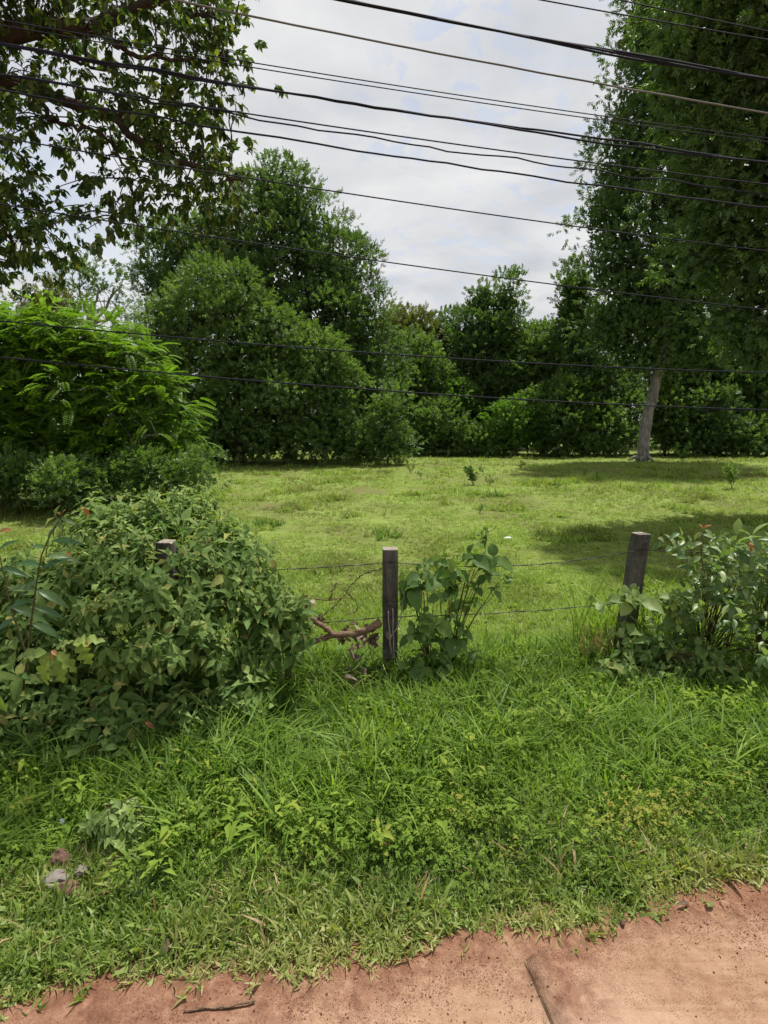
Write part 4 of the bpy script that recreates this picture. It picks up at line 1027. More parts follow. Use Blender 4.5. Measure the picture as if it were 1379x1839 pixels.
# long leaved sapling, far left foreground
manual_plant('long_leaved_sapling', 'slender sapling with long dark leaves standing at the left edge before the field', 'sapling',
    [([(40, 1250, 3.9), (55, 1130, 3.9), (72, 1010, 3.9), (92, 960, 3.9), (112, 925, 3.9)], .008, .003), ([(48, 1180, 3.9), (20, 1090, 3.9), (5, 1020, 3.9), (-10, 960, 3.9)], .007, .003)],
    [(92, 972, 3.9, 58, -4, .24, .3), (80, 1000, 3.9, 55, -6, .22, 0), (84, 985, 3.9, -34, -8, .13, 0), (76, 1018, 3.9, -50, -18, .19, 0), (76, 1022, 3.9, 50, -32, .22, .2), (104, 945, 3.9, -30, 22, .17, -.5),
     (108, 932, 3.9, 34, 8, .12, .3), (110, 930, 3.9, -36, 34, .2, 0), (70, 1040, 3.9, -40, 26, .2, 0), (66, 1060, 3.9, 60, 20, .23, 0), (60, 1090, 3.9, 52, 14, .22, 0), (62, 1080, 3.9, -56, 2, .2, 0),
     (0, 1020, 3.9, 50, 10, .2, 0), (14, 1060, 3.9, 54, -16, .22, 0), (8, 1040, 3.9, -30, -10, .2, 0), (20, 1090, 3.9, 60, 14, .25, 0), (-4, 990, 3.9, 40, -34, .18, 0), (56, 1120, 3.9, 54, 16, .22, 0), (30, 1110, 3.9, -40, 20, .2, 0)],
    LEAF_LONG, M['sapling'], [(112, 922, 3.9, 8, -16, .05, 0), (108, 925, 3.9, -10, -14, .05, .4), (152, 912, 3.95, 8, 16, .06, 0), (148, 910, 3.95, -12, 4, .05, 0), (-2, 955, 3.9, 30, -8, .09, 0), (118, 992, 3.9, 20, 12, .06, 0)])
# spray of insect eaten leaves
manual_plant('ragged_leaved_branch', 'drooping branch of large insect eaten yellow green leaves with orange shoots in the left foreground', 'branch',
    [([(190, 1148, 3.7), (150, 1150, 3.65), (115, 1160, 3.6), (85, 1172, 3.6), (60, 1180, 3.6)], .005, .003)],
    [(88, 1172, 3.6, -22, 66, .24, 0), (92, 1174, 3.6, 26, 60, .22, .2), (84, 1172, 3.6, -66, 12, .22, 0), (98, 1172, 3.6, 46, 32, .2, .3), (140, 1152, 3.62, 24, 46, .2, 0), (130, 1156, 3.62, 56, -16, .2, 0), (100, 1166, 3.6, 30, -24, .12, 0), (70, 1178, 3.6, -60, -6, .2, .2)],
    LEAF_RAGGED, M['ragged'], [(92, 1168, 3.58, 14, 10, .06, 0), (155, 1150, 3.6, 2, 16, .06, 0), (96, 1172, 3.58, -6, 18, .05, 0)])
manual_plant('cut_off_sprig', 'bright green leaf tips poking in at the very left edge', 'sprig',
    [([(-50, 1300, 3.3), (-40, 1240, 3.3), (-30, 1210, 3.3)], .005, .003)],
    [(-28, 1212, 3.3, 62, 2, .21, 0), (-34, 1235, 3.3, 48, 40, .22, 0), (-30, 1218, 3.3, 30, -22, .16, 0)], LEAF_LONG, M['ragged'])
# two low broad seedlings in the shade with orange new leaves
manual_plant('broad_seedling', 'dull green seedling with an orange shoot in the shade, nearest the road', 'seedling',
    [([(238, 1450, 3.45), (238, 1425, 3.45), (240, 1402, 3.45)], .005, .003)],
    [(240, 1403, 3.45, 40, -28, 0.136, 0), (240, 1405, 3.45, 44, 2, 0.109, 0), (240, 1404, 3.45, -32, -30, 0.136, 0), (240, 1406, 3.45, 4, 44, 0.122, 0), (238, 1406, 3.45, -30, 26, 0.122, 0)], LEAF_OVAL, M['sapling'],
    [(243, 1402, 3.43, 16, -6, .055, 0)])
manual_plant('broad_seedling', 'dark seedling with curled orange shoots in the shade, left of the other orange tipped one', 'seedling',
    [([(158, 1400, 3.7), (156, 1365, 3.7), (156, 1340, 3.7)], .005, .003)],
    [(156, 1340, 3.7, 36, -22, 0.136, 0), (156, 1342, 3.7, -34, 2, 0.136, 0), (156, 1342, 3.7, -8, 26, 0.109, 0), (158, 1342, 3.7, 10, 34, 0.102, 0)], LEAF_OVAL, M['sapling'],
    [(158, 1340, 3.68, 26, -8, .09, 0), (158, 1340, 3.68, 10, 14, .06, 0)])
manual_plant('broad_seedling', 'seedling with a folded pair of orange and green leaves beside the dark grass', 'seedling',
    [([(262, 1360, 3.9), (262, 1325, 3.9), (260, 1298, 3.9)], .005, .003)],
    [(260, 1298, 3.9, 22, 20, 0.088, 0), (258, 1300, 3.9, -22, 30, 0.116, 0), (258, 1302, 3.9, -50, 8, 0.136, 0), (262, 1302, 3.9, 44, 10, 0.122, 0)], LEAF_OVAL, M['sapling'],
    [(260, 1296, 3.88, -14, 22, .1, 0), (261, 1296, 3.88, 14, 10, .08, 0)])
# orange shoots on the right shrub and vines
manual_plant('orange_shoot', 'upright orange tipped shoot rising from the oval leaved shrub', 'shoot',
    [([(1262, 1060, 5.2), (1260, 1000, 5.2), (1262, 950, 5.2)], .006, .003)],
    [(1260, 985, 5.2, 26, 6, .13, 0), (1262, 975, 5.2, -26, 4, .13, 0), (1261, 1000, 5.2, -28, 10, .14, 0), (1261, 1005, 5.2, 28, 8, .14, 0), (1262, 960, 5.2, 18, 4, .1, 0), (1262, 955, 5.2, -18, 12, .1, 0)], LEAF_OVAL, M['oval'],
    [(1262, 950, 5.18, -6, -12, .07, 0), (1262, 950, 5.18, 9, -8, .08, 0), (1345, 978, 5.2, 14, -4, .09, 0), (1346, 976, 5.2, 6, 14, .08, 0), (1205, 1118, 5.3, 18, 4, .12, 0), (1206, 1114, 5.3, 16, -10, .1, 0), (1340, 1010, 5.2, 4, 16, .08, 0)])

# dead branch with dry leaves by the middle post
t = empty('dead_branch', W(590, 1140, 5.1), 'thick broken brown branch forking left of the middle post', 'branch')
k = lambda x, y, d=0: W(x, y, 5.05+d)
mb = MB(); mb.tube(smooth_path([k(556, 1156, -.1), k(575, 1148), k(598, 1141), k(630, 1139), k(655, 1134), k(670, 1126, .05), k(682, 1118, .1)], 22, .002), np.linspace(.026, .036, 22)*np.where(np.arange(22) > 16, 1.1, 1), 9, .15); mb.build('bough', M['brownwood'], t)
mb = MB(); mb.tube(smooth_path([k(600, 1141), k(588, 1130), k(572, 1120), k(548, 1108), k(525, 1098, .1)], 16, .002), np.linspace(.030, .016, 16), 8, .12); mb.build('fork', M['brownwood'], t)
mb = MB()
for pts in ([(525, 1098), (528, 1078), (545, 1072), (590, 1078), (632, 1073), (642, 1092)], [(590, 1078), (600, 1056), (604, 1046)], [(642, 1092), (636, 1100), (620, 1105)], [(655, 1134), (664, 1165), (662, 1180)], [(632, 1073), (622, 1062)]):
    mb.tube(smooth_path([k(*p) for p in pts], 14, .006), np.linspace(.008, .004, 14), 5)
mb.build('twig', M['brownwood'], t)
def dry_leaves(label, cells, n):
    b = W(cells[0][0], cells[0][1], cells[0][4]); t = empty('dry_leaf_heap', b, label, 'dead leaves')
    P = []
    for px, py, rx, ry, Y in cells:
        for _ in range(n): P.append(W(px+random.gauss(0, rx*.6), py+random.gauss(0, ry*.6), Y+random.uniform(-.12, .12)))
    P = np.array(P); P[:, 2] = np.maximum(P[:, 2], H(P[:, 0], P[:, 1])+.02)
    A = nrm(rng.normal(0, 1, P.shape)+[0, 0, -.8])
    leaf_parts(t, [leaf_full(.55, .5, .9, .8, 5, power=.8), leaf_full(.5, .5, -.7, .5, 5, power=.8)], M['dead'], P, frames(A, rng.normal(0, 1, P.shape)), rng.uniform(.05, .12, len(P)), 60)
dry_leaves('curled grey brown dead leaves hanging under the broken branch', [(640, 1160, 22, 24, 5.15), (620, 1135, 24, 10, 5.2), (668, 1145, 14, 14, 5.2)], 16)
dry_leaves('small bunch of dead leaves left of the thin twigs above the fork', [(565, 1095, 16, 16, 5.3), (545, 1080, 10, 8, 5.3)], 8)
dry_leaves('brown dead leaves lying low under the bottom wire', [(640, 1225, 26, 10, 4.9), (655, 1215, 12, 10, 4.95)], 7)
t = empty('dry_stalks', W(700, 1180, 5.1), 'pair of pale dry stalks standing against the middle post', 'stalks')
for pts in ([(702, 1175), (699, 1130), (697, 1098)], [(708, 1180), (706, 1140), (705, 1093)], [(772, 1245), (774, 1215)], [(706, 1180), (700, 1150), (716, 1120), (728, 1060)]):
    mb = MB(); mb.tube(smooth_path([W(x, y, 5.08) for x, y in pts], 8, .003), .006, 5); mb.build('stalk', M['palebark'], t)

# ------------------------------------------------------------------ grass
def upframes(n, tilt=.25, pos=None):
    a = rng.uniform(0, 2*math.pi, n); z = nrm(np.column_stack([rng.normal(0, tilt, n), rng.normal(0, tilt, n), np.ones(n)]))
    x = nrm(np.cross(np.column_stack([-np.sin(a), np.cos(a), np.zeros(n)]), z)); y = np.cross(z, x)
    return np.stack([x, y, z], -1)
def lay(name, tpls, P2, scl, var, mat, label, cat='grass', tilt=.2, lift=0, parent=None):
    n = len(P2); P = np.column_stack([P2, H(P2[:, 0], P2[:, 1])-.006+lift])
    sel = rng.integers(0, len(tpls), n)
    if parent is not None:
        parts = []
        for v in range(len(tpls)):
            m = sel == v
            if m.any(): parts.append(scatter(tpls[v], P[m], upframes(m.sum(), tilt), scl[m], var[m]))
        V, Fc, A = merge(parts)
        A = np.clip(A+rng.normal(0, .1, len(A)//3+1).repeat(3)[:len(A)], 0, 1)
        return mesh_obj(name, V, Fc, mat, parent, A, smooth=True, kind='stuff')
    # one object: points carrying turn, size and tint, each growing one of a few tufts
    me = bpy.data.meshes.new(name); me.vertices.add(n); me.vertices.foreach_set('co', P.astype(np.float32).ravel())
    def at(nm, ty, val, key='value'):
        a_ = me.attributes.new(nm, ty, 'POINT'); a_.data.foreach_set(key, np.asarray(val).ravel())
    rot = np.column_stack([rng.normal(0, tilt, n), rng.normal(0, tilt, n), rng.uniform(0, 6.283, n)]).astype(np.float32)
    at('turn', 'FLOAT_VECTOR', rot, 'vector'); at('size', 'FLOAT', scl.astype(np.float32)); at('ivar', 'FLOAT', var.astype(np.float32)); at('pick', 'INT', sel.astype(np.int32))
    me.materials.append(mat)
    o = bpy.data.objects.new(name, me); link(o)
    ng = bpy.data.node_groups.new(name, 'GeometryNodeTree')
    ng.interface.new_socket('Geometry', in_out='INPUT', socket_type='NodeSocketGeometry'); ng.interface.new_socket('Geometry', in_out='OUTPUT', socket_type='NodeSocketGeometry')
    gi = ng.nodes.new('NodeGroupInput'); go = ng.nodes.new('NodeGroupOutput'); jn = ng.nodes.new('GeometryNodeJoinGeometry')
    def named(nm, ty):
        q = ng.nodes.new('GeometryNodeInputNamedAttribute'); q.data_type = ty; q.inputs[0].default_value = nm; return q.outputs[0]
    a_turn, a_size, a_pick = named('turn', 'FLOAT_VECTOR'), named('size', 'FLOAT'), named('pick', 'INT')
    for v, (tv, tf) in enumerate(tpls):
        nb = len(tv); w = np.repeat(rng.normal(0, .10, nb//4+1), 4)[:nb]
        src = bpy.data.objects.new(name+'_tuft', raw_mesh(name+'_tuft', tv, tf, w, mat, True))
        oi = ng.nodes.new('GeometryNodeObjectInfo'); oi.inputs['Object'].default_value = src; oi.inputs['As Instance'].default_value = True
        ip = ng.nodes.new('GeometryNodeInstanceOnPoints'); cp = ng.nodes.new('FunctionNodeCompare'); cp.data_type = 'INT'; cp.operation = 'EQUAL'
        ng.links.new(a_pick, [q for q in cp.inputs if q.name == 'A' and q.type == 'INT'][0]); [q for q in cp.inputs if q.name == 'B' and q.type == 'INT'][0].default_value = v
        ng.links.new(gi.outputs[0], ip.inputs['Points']); ng.links.new(cp.outputs[0], ip.inputs['Selection']); ng.links.new(oi.outputs['Geometry'], ip.inputs['Instance'])
        ng.links.new(a_turn, ip.inputs['Rotation']); ng.links.new(a_size, ip.inputs['Scale']); ng.links.new(ip.outputs[0], jn.inputs[0])
    ng.links.new(jn.outputs[0], go.inputs[0])
    md = o.modifiers.new('tufts', 'NODES'); md.node_group = ng
    return tag(o, label, cat, kind='stuff')
# pick ground points evenly over the picture area they cover
def wedge(n, y0, y1, power=2.0, margin=.6, xlim=None):
    u = rng.random(n)
    if power == 1.0: y = y0*(y1/y0)**u
    else: y = (y0**(1-power)+u*(y1**(1-power)-y0**(1-power)))**(1/(1-power))
    x = rng.uniform(-1, 1, n)*(y*.74+margin)
    return np.column_stack([x, y])
# field turf
P2 = wedge(90000, 5.6, 38, 1.7)
s_ = edge_dist(P2[:, 0], P2[:, 1]); P2 = P2[s_ > 3.1]
pat = vnoise(P2[:, 0], P2[:, 1], .35, 11)*.5+vnoise(P2[:, 0], P2[:, 1], 1.4, 12)*.5
bare = vnoise(P2[:, 0], P2[:, 1], 2.4, 17); keep = (bare < .78) | (rng.random(len(P2)) < .35)
P2 = P2[keep]; pat = pat[keep]
hgt = (.6+.8*vnoise(P2[:, 0], P2[:, 1], .8, 14)+1.1*(vnoise(P2[:, 0], P2[:, 1], 1.1, 15) > .78)+.5*(rng.random(len(P2)) < .03))*(.8+P2[:, 1]*.045)
ft = [tuft(7, .010, .03, .065, .05, .9, (.2, .9), 1) for _ in range(5)]
lay('field_grass', ft, P2, hgt, np.clip(-.05+.95*pat+rng.normal(0, .16, len(P2)), 0, 1), M['field'], 'short bright green grazed grass covering the field')
# ranker grass just behind the fence
P2 = wedge(3600, 5.3, 8.5, 1.5); s_ = edge_dist(P2[:, 0], P2[:, 1]); P2 = P2[(s_ > 2.8) & (vnoise(P2[:, 0], P2[:, 1], 1.1, 21) > .42-.25*(s_ < 3.6))]
rt = [tuft(8, .008, .10, .24, .05, .5, (.2, .9), 3) for _ in range(5)]
lay('rank_grass', rt, P2, rng.uniform(.5, .95, len(P2)), np.clip(vnoise(P2[:, 0], P2[:, 1], 1.5, 3)*.5+.35+rng.normal(0, .1, len(P2)), 0, 1), M['field'], 'longer light green grass along the field side of the fence')

def verge_pts(n, s0, s1, xl=(-3.6, 5.6)):
    x = rng.uniform(*xl, n); s = rng.uniform(s0, s1, n)
    return np.column_stack([x, 2.33+RS*x+s/math.cos(R(9.5))]), s
wav = lambda x: .09*(vnoise(x, x*0, 1.6, 31)-.5)*2+.05*(vnoise(x, x*0, 6, 32)-.5)*2
# creeping grass at the road's edge
P2, s = verge_pts(12500, -.2, .95, (-2.6, 3.6)); kk = s > .06+wav(P2[:, 0])-rng.exponential(.028, len(s)); P2, s = P2[kk], s[kk]
et = [tuft(8, .0125, .045, .11, .04, 1.05, (.3, 1.1), 2) for _ in range(6)]
lay('creeping_grass', et, P2, .8+.5*vnoise(P2[:, 0], P2[:, 1], 5, 2)-.35*(s < .12), np.clip(vnoise(P2[:, 0], P2[:, 1], 2.5, 33)*.45+.15+.35*np.exp(-s*3)+rng.normal(0, .13, len(P2)), 0, 1), M['edgegrass'],
    'short creeping grass spreading over the edge of the road', tilt=.45)
# main verge grass
P2, s = verge_pts(15500, .18, 3.3)
pat = vnoise(P2[:, 0], P2[:, 1], 1.2, 41)
keep = rng.random(len(P2)) < .35+.65*sstep(.2, 1.0, s); P2, s, pat = P2[keep], s[keep], pat[keep]
vt = [tuft(7, .0118, .11, .30, .05, .75, (.3, 1.3), 3) for _ in range(8)]
lay('verge_grass', vt, P2, (.42+.55*sstep(.15, 1.7, s))*(.55+.9*pat)*(1-.45*(np.hypot(P2[:, 0]+1.6, P2[:, 1]-2.7) < .3)), np.clip(.1+.5*pat+.25*vnoise(P2[:, 0], P2[:, 1], 3, 42)+rng.normal(0, .1, len(P2)), 0, 1), M['grass'],
    'green tangled grass covering the verge between road and fence', tilt=.3)
# tall arching blades
P2, s = verge_pts(2300, .75, 3.2); keep = vnoise(P2[:, 0], P2[:, 1], 1.5, 51)+.25*sstep(.8, 2.2, s) > .58; keep &= np.hypot(P2[:, 0]+1.65, P2[:, 1]-2.75) > .45; P2 = P2[keep]
tt_ = [tuft(7, .0135, .20, .55, .06, .6, (.4, 1.5), 5) for _ in range(6)]
lay('tall_grass', tt_, P2, rng.uniform(.55, .95, len(P2)), np.clip(.05+.65*rng.random(len(P2)), 0, 1), M['grass'], 'taller arching grass blades along the foot of the fence', tilt=.2)
# clover-like weeds with yellowing patches
def trefoil(w):
    parts = []
    for a in (0, 2.09, 4.19):
        V, Fc = leaf_full(.85, .6, .1, .1, 2, power=.6); V = V*w
        ca, sa = math.cos(a), math.sin(a)
        V = np.column_stack([V[:, 0]*ca-V[:, 1]*sa, V[:, 0]*sa+V[:, 1]*ca, V[:, 2]]); parts.append((V, Fc, np.zeros(len(V))))
    V, Fc, _ = merge(parts); return V, Fc
def cover_plant(n, r, h, w):
    parts = []
    for _ in range(n):
        V, Fc = trefoil(w*random.uniform(.6, 1.1)); a, b = random.gauss(0, .35), random.gauss(0, .35)
        V = V+np.column_stack([np.zeros(len(V)), np.zeros(len(V)), V[:, 0]*a+V[:, 1]*b])
        V = V+[random.gauss(0, r), random.gauss(0, r), h*random.uniform(.35, 1.1)]; parts.append((V, Fc, np.zeros(len(V))))
    V, Fc, _ = merge(parts); return V, Fc
ct = [cover_plant(9, .06, .11, .016) for _ in range(6)]
def patch_pts(cells, n):
    out = []
    for px, py, rx, ry in cells:
        for _ in range(n):
            g = G(px+rx*random.gauss(0, .75), min(1640, py+ry*random.gauss(0, .75)+14)); out.append(g[:2])
    return np.array(out)
P2 = patch_pts([(620, 1440, 70, 45), (700, 1490, 60, 60), (760, 1400, 70, 40), (720, 1330, 60, 45), (1150, 1460, 90, 50), (1250, 1440, 80, 50), (780, 1530, 70, 40), (600, 1500, 40, 40), (1060, 1350, 80, 40), (440, 1370, 60, 40), (900, 1380, 90, 50), (900, 1500, 100, 50), (1320, 1400, 60, 60), (350, 1450, 80, 40)], 36)
lay('yellowing_clover', ct, P2, rng.uniform(.7, 1.5, len(P2)), np.clip(1.5*vnoise(P2[:, 0], P2[:, 1], 2.2, 61)-.55+.35*rng.random(len(P2)), 0, 1), M['clover'], 'patches of low three leafed weeds with yellowing leaves in the verge', 'ground cover', lift=.03)
P2, s = verge_pts(1500, .5, 3.1); P2 = P2[vnoise(P2[:, 0], P2[:, 1], 1.8, 73) > .45]
def rosette(n, w, h):
    parts = []
    for i in range(n):
        V, Fc = LOW[id(LEAF_POINT)][i % 2]; l = w*random.uniform(.6, 1.2); a = random.uniform(0, 6.28); z = h*random.uniform(.2, 1)
        R_ = frames(np.array([[math.cos(a), math.sin(a), random.uniform(-.2, .6)]]), np.array([[0, 0, 1.]]))[0]
        parts.append((V@R_.T*l+np.array([random.gauss(0, .015), random.gauss(0, .015), z]), Fc, np.zeros(len(V))))
    V, Fc, _ = merge(parts); return V, Fc
lay('broad_weeds', [rosette(random.randint(7, 14), random.uniform(.04, .07), random.uniform(.12, .26)) for _ in range(8)], P2, rng.uniform(.7, 1.35, len(P2)), rng.random(len(P2))*.8, M['clover'], 'mixed broad leaved weeds standing among the tangled verge grass', 'ground cover', lift=.02)
P2, s = verge_pts(1300, .1, 3.2)
lay('dry_thatch', [tuft(5, .006, .06, .18, .06, 1.2, (.2, 1.2), 2) for _ in range(4)], P2, rng.uniform(.5, 1.2, len(P2)), .3+.7*rng.random(len(P2)), M['dry'], 'scattered dead straw between the green verge blades', 'grass')
P2, s = verge_pts(1100, .7, 3.0); P2 = P2[vnoise(P2[:, 0], P2[:, 1], 1.8, 71) > .55]
lay('verge_weeds', [cover_plant(6, .05, .11, .028) for _ in range(4)], P2, rng.uniform(.8, 1.4, len(P2)), rng.random(len(P2))*.5, M['clover'], 'small green broad leaved weeds mixed into the verge grass', 'ground cover', lift=.02)
P2 = np.column_stack([rng.uniform(-3.0, -.7, 260), rng.uniform(3.35, 4.3, 260)])
lay('shade_grass', tt_, P2, rng.uniform(.6, 1.1, 260), np.clip(.1+.4*rng.random(260), 0, 1), M['grass'], 'long dark grass blades rising in the shade below the great leafy heap')
# dry tuft at the right post
t = empty('dry_grass_tuft', (2.35, 5.55, float(H(2.35, 5.55))), 'tuft of orange brown dry grass at the left foot of the right post', 'grass tuft')
P2 = np.column_stack([rng.normal(2.32, .13, 26), rng.normal(5.5, .08, 26)])
lay('blades', [tuft(9, .006, .2, .5, .04, .35, (.1, .8), 3) for _ in range(3)], P2, rng.uniform(.7, 1.1, 26), rng.random(26), M['dry'], None, parent=t)
t = empty('dry_grass_tuft', (-.25, 4.85, float(H(-.25, 4.85))), 'withered brown grass below the bottom wire left of the middle post', 'grass tuft')
P2 = np.column_stack([rng.normal(-.28, .22, 22), rng.normal(4.9, .12, 22)])
lay('blades', [tuft(7, .006, .1, .3, .05, .8, (.3, 1.1), 3) for _ in range(3)], P2, rng.uniform(.7, 1.1, 22), .3+.7*rng.random(22), M['dry'], None, parent=t)
b = W(322, 1045, 4.35); t = empty('bare_twig', b, 'thin bare forked twig hanging over the great leafy heap', 'twig')
mb = MB(); mb.tube(smooth_path([b, W(320, 1075, 4.32), W(322, 1098, 4.3), W(335, 1135, 4.3)], 12, .003), np.linspace(.008, .005, 12), 5); mb.build('stem', M['palebark'], t)
mb = MB(); mb.tube(smooth_path([W(322, 1098, 4.3), W(312, 1112, 4.3), W(304, 1128, 4.3)], 6, .002), .004, 5); mb.build('fork', M['palebark'], t)
t = empty('tall_grass_clump', (2.75, 5.9, float(H(2.75, 5.9))), 'clump of tall bright green grass sprouting around the right post', 'grass tuft')
P2 = np.column_stack([np.concatenate([rng.normal(2.3, .14, 12), rng.normal(2.85, .12, 14)]), rng.normal(5.85, .1, 26)])
lay('blades', [tuft(8, .011, .5, 1.0, .04, .3, (.1, .8), 5) for _ in range(3)], P2, rng.uniform(.7, 1.15, 26), .4+.5*rng.random(26), M['grass'], None, parent=t)

# ------------------------------------------------------------------ weeds in the field
def field_weed(px, py, h, label, mat='mid', n=14, spread=.12):
    h *= 1.2; n = int(n*1.5)
    b = G(px, py); t = empty('field_weed', b, label, 'weed', 'weeds standing in the field')
    mb = MB(); SP = []; SD = []
    for _ in range(max(2, n//5)):
        e = b+np.array([random.gauss(0, spread), random.gauss(0, spread), h*random.uniform(.6, 1.05)]); q = smooth_path([b-[0, 0, .02], (b+e)/2+rng.normal(0, .02, 3), e], 7)
        mb.tube(q, np.linspace(.008, .003, 7), 4)
        for i in range(2, 7): SP.append(q[i]); SD.append([random.gauss(0, .5), random.gauss(0, .5), 1])
    mb.build('stem', M['stem'], t)
    SP = np.array(SP); SD = nrm(np.array(SD, float)); lp, lR, lS = sprig_local(6, .08, 75, .11, .2)
    P, RR, SS = compose(SP, frames(SD, np.tile([1., 0, 0], (len(SP), 1))), rng.uniform(.6, 1.1, len(SP))*max(.7, h/.35), lp, lR, lS)
    V, Fc, A = scatter(leaf_flat(.4), P, RR, SS, rng.random(len(P))); mesh_obj('foliage', V, Fc, M[mat], t, A)
for a in [(850, 872, .55, 'largest dark weed standing alone in the far middle of the field', 'dark', 24, .18),
          (878, 872, .28, 'smaller weed just right of the largest dark field weed', 'dark', 10),
          (860, 922, .2, 'small dark weed below the largest dark field weed', 'dark', 8),
          (757, 862, .25, 'spindly weed left of the largest dark field weed, far out', 'mid', 8),
          (736, 850, .3, 'thin brownish weed at the right foot of the left tree group', 'olive', 8),
          (935, 843, .35, 'weed far out in the field below the lighter green tree', 'mid', 8),
          (1050, 858, .3, 'faint upright weed between the middle and the leaning trunk', 'mid', 7),
          (1073, 862, .25, 'upright weed next right of the faint upright one', 'mid', 7),
          (1000, 880, .25, 'pair of low weeds in the right half of the field', 'mid', 8),
          (1315, 878, .6, 'tall thin weed in the sun right of the leaning trunk', 'mid', 14, .2),
          (1225, 832, .7, 'pale weed close behind and right of the leaning trunk', 'light', 16, .15),
          (1092, 820, .45, 'bright leafy weed left of the leaning trunk base', 'light', 18, .25),
          (870, 985, .28, 'bluish green thistle like weed behind the broad leaved vine', 'mid', 10, .03),
          (383, 925, .35, 'weed rising behind the great leafy heap at the left', 'mid', 12),
          (1140, 822, .25, 'tiny weed touching the base of the leaning trunk', 'mid', 8)]: field_weed(*a)
for (px, py, lb, n) in [(688, 960, 'dark green rosette of broad grass in the middle of the field', 26), (485, 945, 'bright raised grass tussock in the left half of the field', 30), (890, 892, 'wide flat patch of brighter grass in the middle of the field', 26)]:
    g = G(px, py); t = empty('grass_tussock', g, lb, 'grass tuft')
    P2 = np.column_stack([rng.normal(g[0], .22, n), rng.normal(g[1], .22, n)])
    lay('blades', [tuft(8, .016, .08, .22, .06, .8, (.2, .9), 3) for _ in range(3)], P2, rng.uniform(.8, 1.3, n), rng.random(n)*.5, M['grass'], None, parent=t)

# ------------------------------------------------------------------ stones, litter, twigs
def rock(name, label, c, r, mat, cat, group=None, seed=0, flat=.6):
    import bmesh
    bm = bmesh.new(); bmesh.ops.create_icosphere(bm, subdivisions=3, radius=1)
    q = np.random.default_rng(seed); pl = nrm(q.normal(0, 1, (9, 3)))
    for v in bm.verts:
        d = np.array(v.co); k = min([1.0]+[(.72+.2*q.random())/max(.2, float(np.dot(d, p))) for p in pl if np.dot(d, p) > .6])
        v.co = Vector((d*k*np.array([r, r*.8, r*flat])*(1+.05*math.sin(d[0]*9+seed)*math.cos(d[1]*7))).tolist())
    me = bpy.data.meshes.new(name); bm.to_mesh(me); bm.free(); me.materials.append(mat)
    o = bpy.data.objects.new(name, me); o.location = [float(x) for x in c]; o.rotation_euler = (0, 0, seed*1.3)
    return tag(link(o), label, cat, group)
M['brownrock'] = plain_mat('brown_stone', (0.13, 0.075, 0.055), .85, .2, .35, 25); M['greyrock'] = plain_mat('grey_stone', (.17, .15, .13), .85, .2, .3, 30)
g = G(105, 1562); rock('stone', 'upper brown stone of the small heap in the left verge', g+[0, .03, .025], .072, M['brownrock'], 'stone', 'stones in the verge', 2, 1.0)
g = G(122, 1606); rock('stone', 'lower brown stone of the small heap in the left verge', g+[0, 0, .015], .066, M['brownrock'], 'stone', 'stones in the verge', 5, .9)
g = G(104, 1592); rock('stone', 'largest pale grey stone between the two brown ones', g+[0, 0, .035], .08, M['greyrock'], 'stone', 'stones in the verge', 7, .55)
g = G(146, 1578); rock('stone', 'small angular pale stone at the right of the heap', g+[0, 0, .045], .045, M['greyrock'], 'stone', 'stones in the verge', 11, .6)
g = G(850, 1660); rock('stone', 'red clod of laterite lying on the slab by the grass edge', G(1118, 1661)+[0, 0, .01], .016, M['brownrock'], 'stone', None, 13, .8)
M['white'] = plain_mat('white_plastic', (.75, .76, .78), .5, .4, .1, 20)
rock('plastic_litter', 'white scrap of plastic lying on the field grass', G(912, 969)+[0, 0, .03], .085, M['white'], 'litter', None, 17, .35)
# little white and blue flower
g = G(117, 1500); t = empty('small_flower', g, 'tiny white and blue flower among shaded weeds at the left', 'flower')
mb = MB(); mb.tube(smooth_path([g, g+[.005, 0, .06], g+[0, -.01, .11]], 6), .0015, 4); mb.build('stem', M['stem'], t)
M['petal'] = plain_mat('pale_blue_petal', (.62, .68, .82), .5, .3, .1, 50)
for a in range(5):
    V, Fc = leaf_full(.8, .6, .1, .2, 3, power=.6); V = V*.018; an = a*1.2566
    V = np.column_stack([V[:, 0]*math.cos(an)-V[:, 1]*math.sin(an), V[:, 2]-.0, V[:, 0]*math.sin(an)+V[:, 1]*math.cos(an)])
    mesh_obj('petal', V+g+[0, -.015, .11], Fc, M['petal'], t)
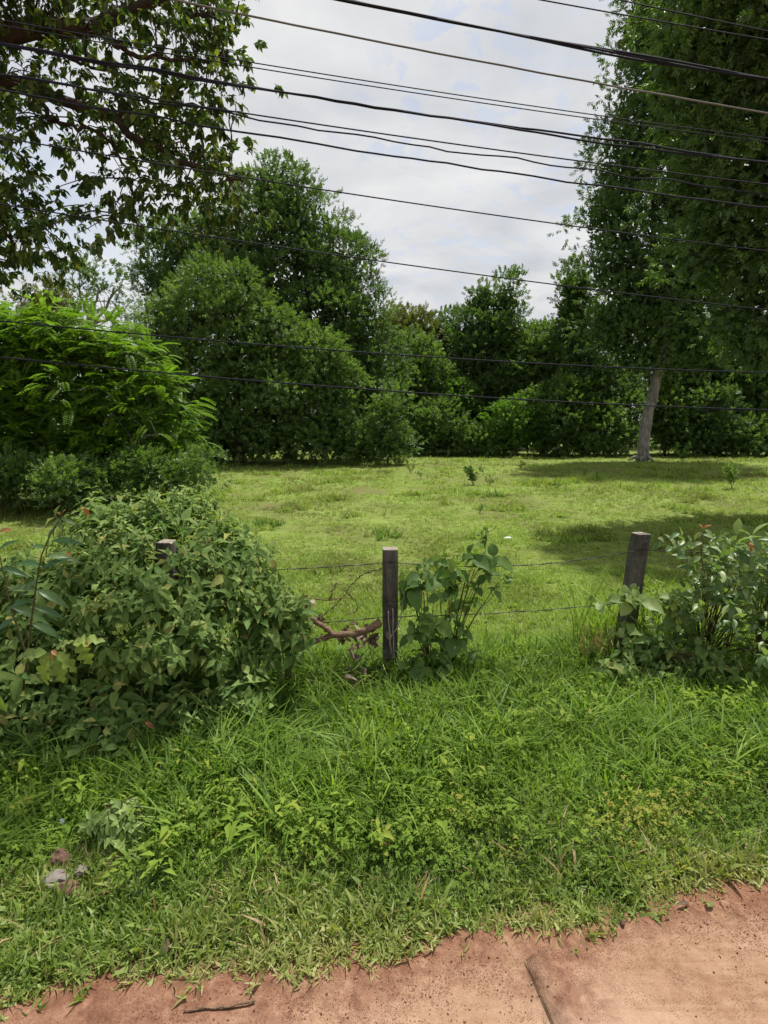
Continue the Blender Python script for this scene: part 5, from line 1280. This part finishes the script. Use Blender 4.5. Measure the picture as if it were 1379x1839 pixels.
# dry twig on the road
t = MB(); t.tube(smooth_path([G(330, 1820)+[0, 0, .012], G(370, 1815)+[0, 0, .012], G(415, 1812)+[0, 0, .016], G(458, 1801)+[0, 0, .012]], 16, .0015), np.linspace(.004, .006, 16), 6, .3)
o = t.build('dry_twig', M['brownwood']); tag(o, 'dry brown twig lying on the red soil at the bottom left', 'twig')
def fallen(px, py, ln, label, mat, tp=LEAF_OVAL[0], rot=0., tilt=.2):
    g = G(px, py); me = raw_mesh('fallen_leaf', tp[0]*ln, tp[1], None, mat, True)
    o = bpy.data.objects.new('fallen_leaf', me); o.location = (g+[0, 0, .012+ln*.12]).tolist(); o.rotation_euler = (tilt, .15, rot)
    tag(link(o), label, 'leaf', 'fallen leaves along the road edge')
fallen(1268, 1633, .05, 'pale yellow fallen leaf on the road edge at the right', M['lightweed'], rot=-1.2)
fallen(1008, 1668, .035, 'small yellow leaf beside the grass edge right of the slab joint', M['lightweed'], rot=.6)
fallen(1215, 1632, .08, 'long dry straw coloured leaf at the grass edge near the right', M['dead'], LEAF_LONG[0], rot=-1.3)
fallen(298, 1722, .07, 'curled brown leaf standing in the creeping grass', M['dead'], rot=.4, tilt=.9)
fallen(195, 1640, .05, 'little brown leaf in the grass right below the stone heap', M['dead'], rot=1.9, tilt=.6)
fallen(545, 1662, .05, 'reddish brown leaf in the grass above the twig', M['dead'], rot=-.8, tilt=.5)
# loose grit on slab and soil
n = 6500
x = rng.uniform(-2.2, 3.0, n); s = -rng.exponential(.28, n)+.08
P2 = np.column_stack([x, 2.33+RS*x+s]); dens = vnoise(P2[:, 0], P2[:, 1], 3.0, 81); P2 = P2[dens > .42]; n = len(P2)
ico = np.array([[0, 0, 1], [.9, 0, -.1], [-.45, .8, .1], [-.5, -.75, 0], [0, 0, -1]], float); icf = np.array([[0, 1, 2], [0, 2, 3], [0, 3, 1], [4, 2, 1], [4, 3, 2], [4, 1, 3]])
P = np.column_stack([P2, np.maximum(H(P2[:, 0], P2[:, 1]), 0.0)+.001])
V, Fc, A = scatter((ico, icf), P, frames(rng.normal(0, 1, (n, 3)), rng.normal(0, 1, (n, 3))), np.clip(rng.exponential(.0016, n)+.0012, 0, .008), rng.random(n))
M['grit'] = leaf_mat('laterite_grit', [(.10, .040, .026), (.17, .075, .045), (.36, .24, .15)], 0.0, objrand=False, rough=.9, spec=.1)
tag(mesh_obj('loose_grit', V, Fc, M['grit'], None, A), 'dark red grit scattered over the road edge', 'grit', kind='stuff')
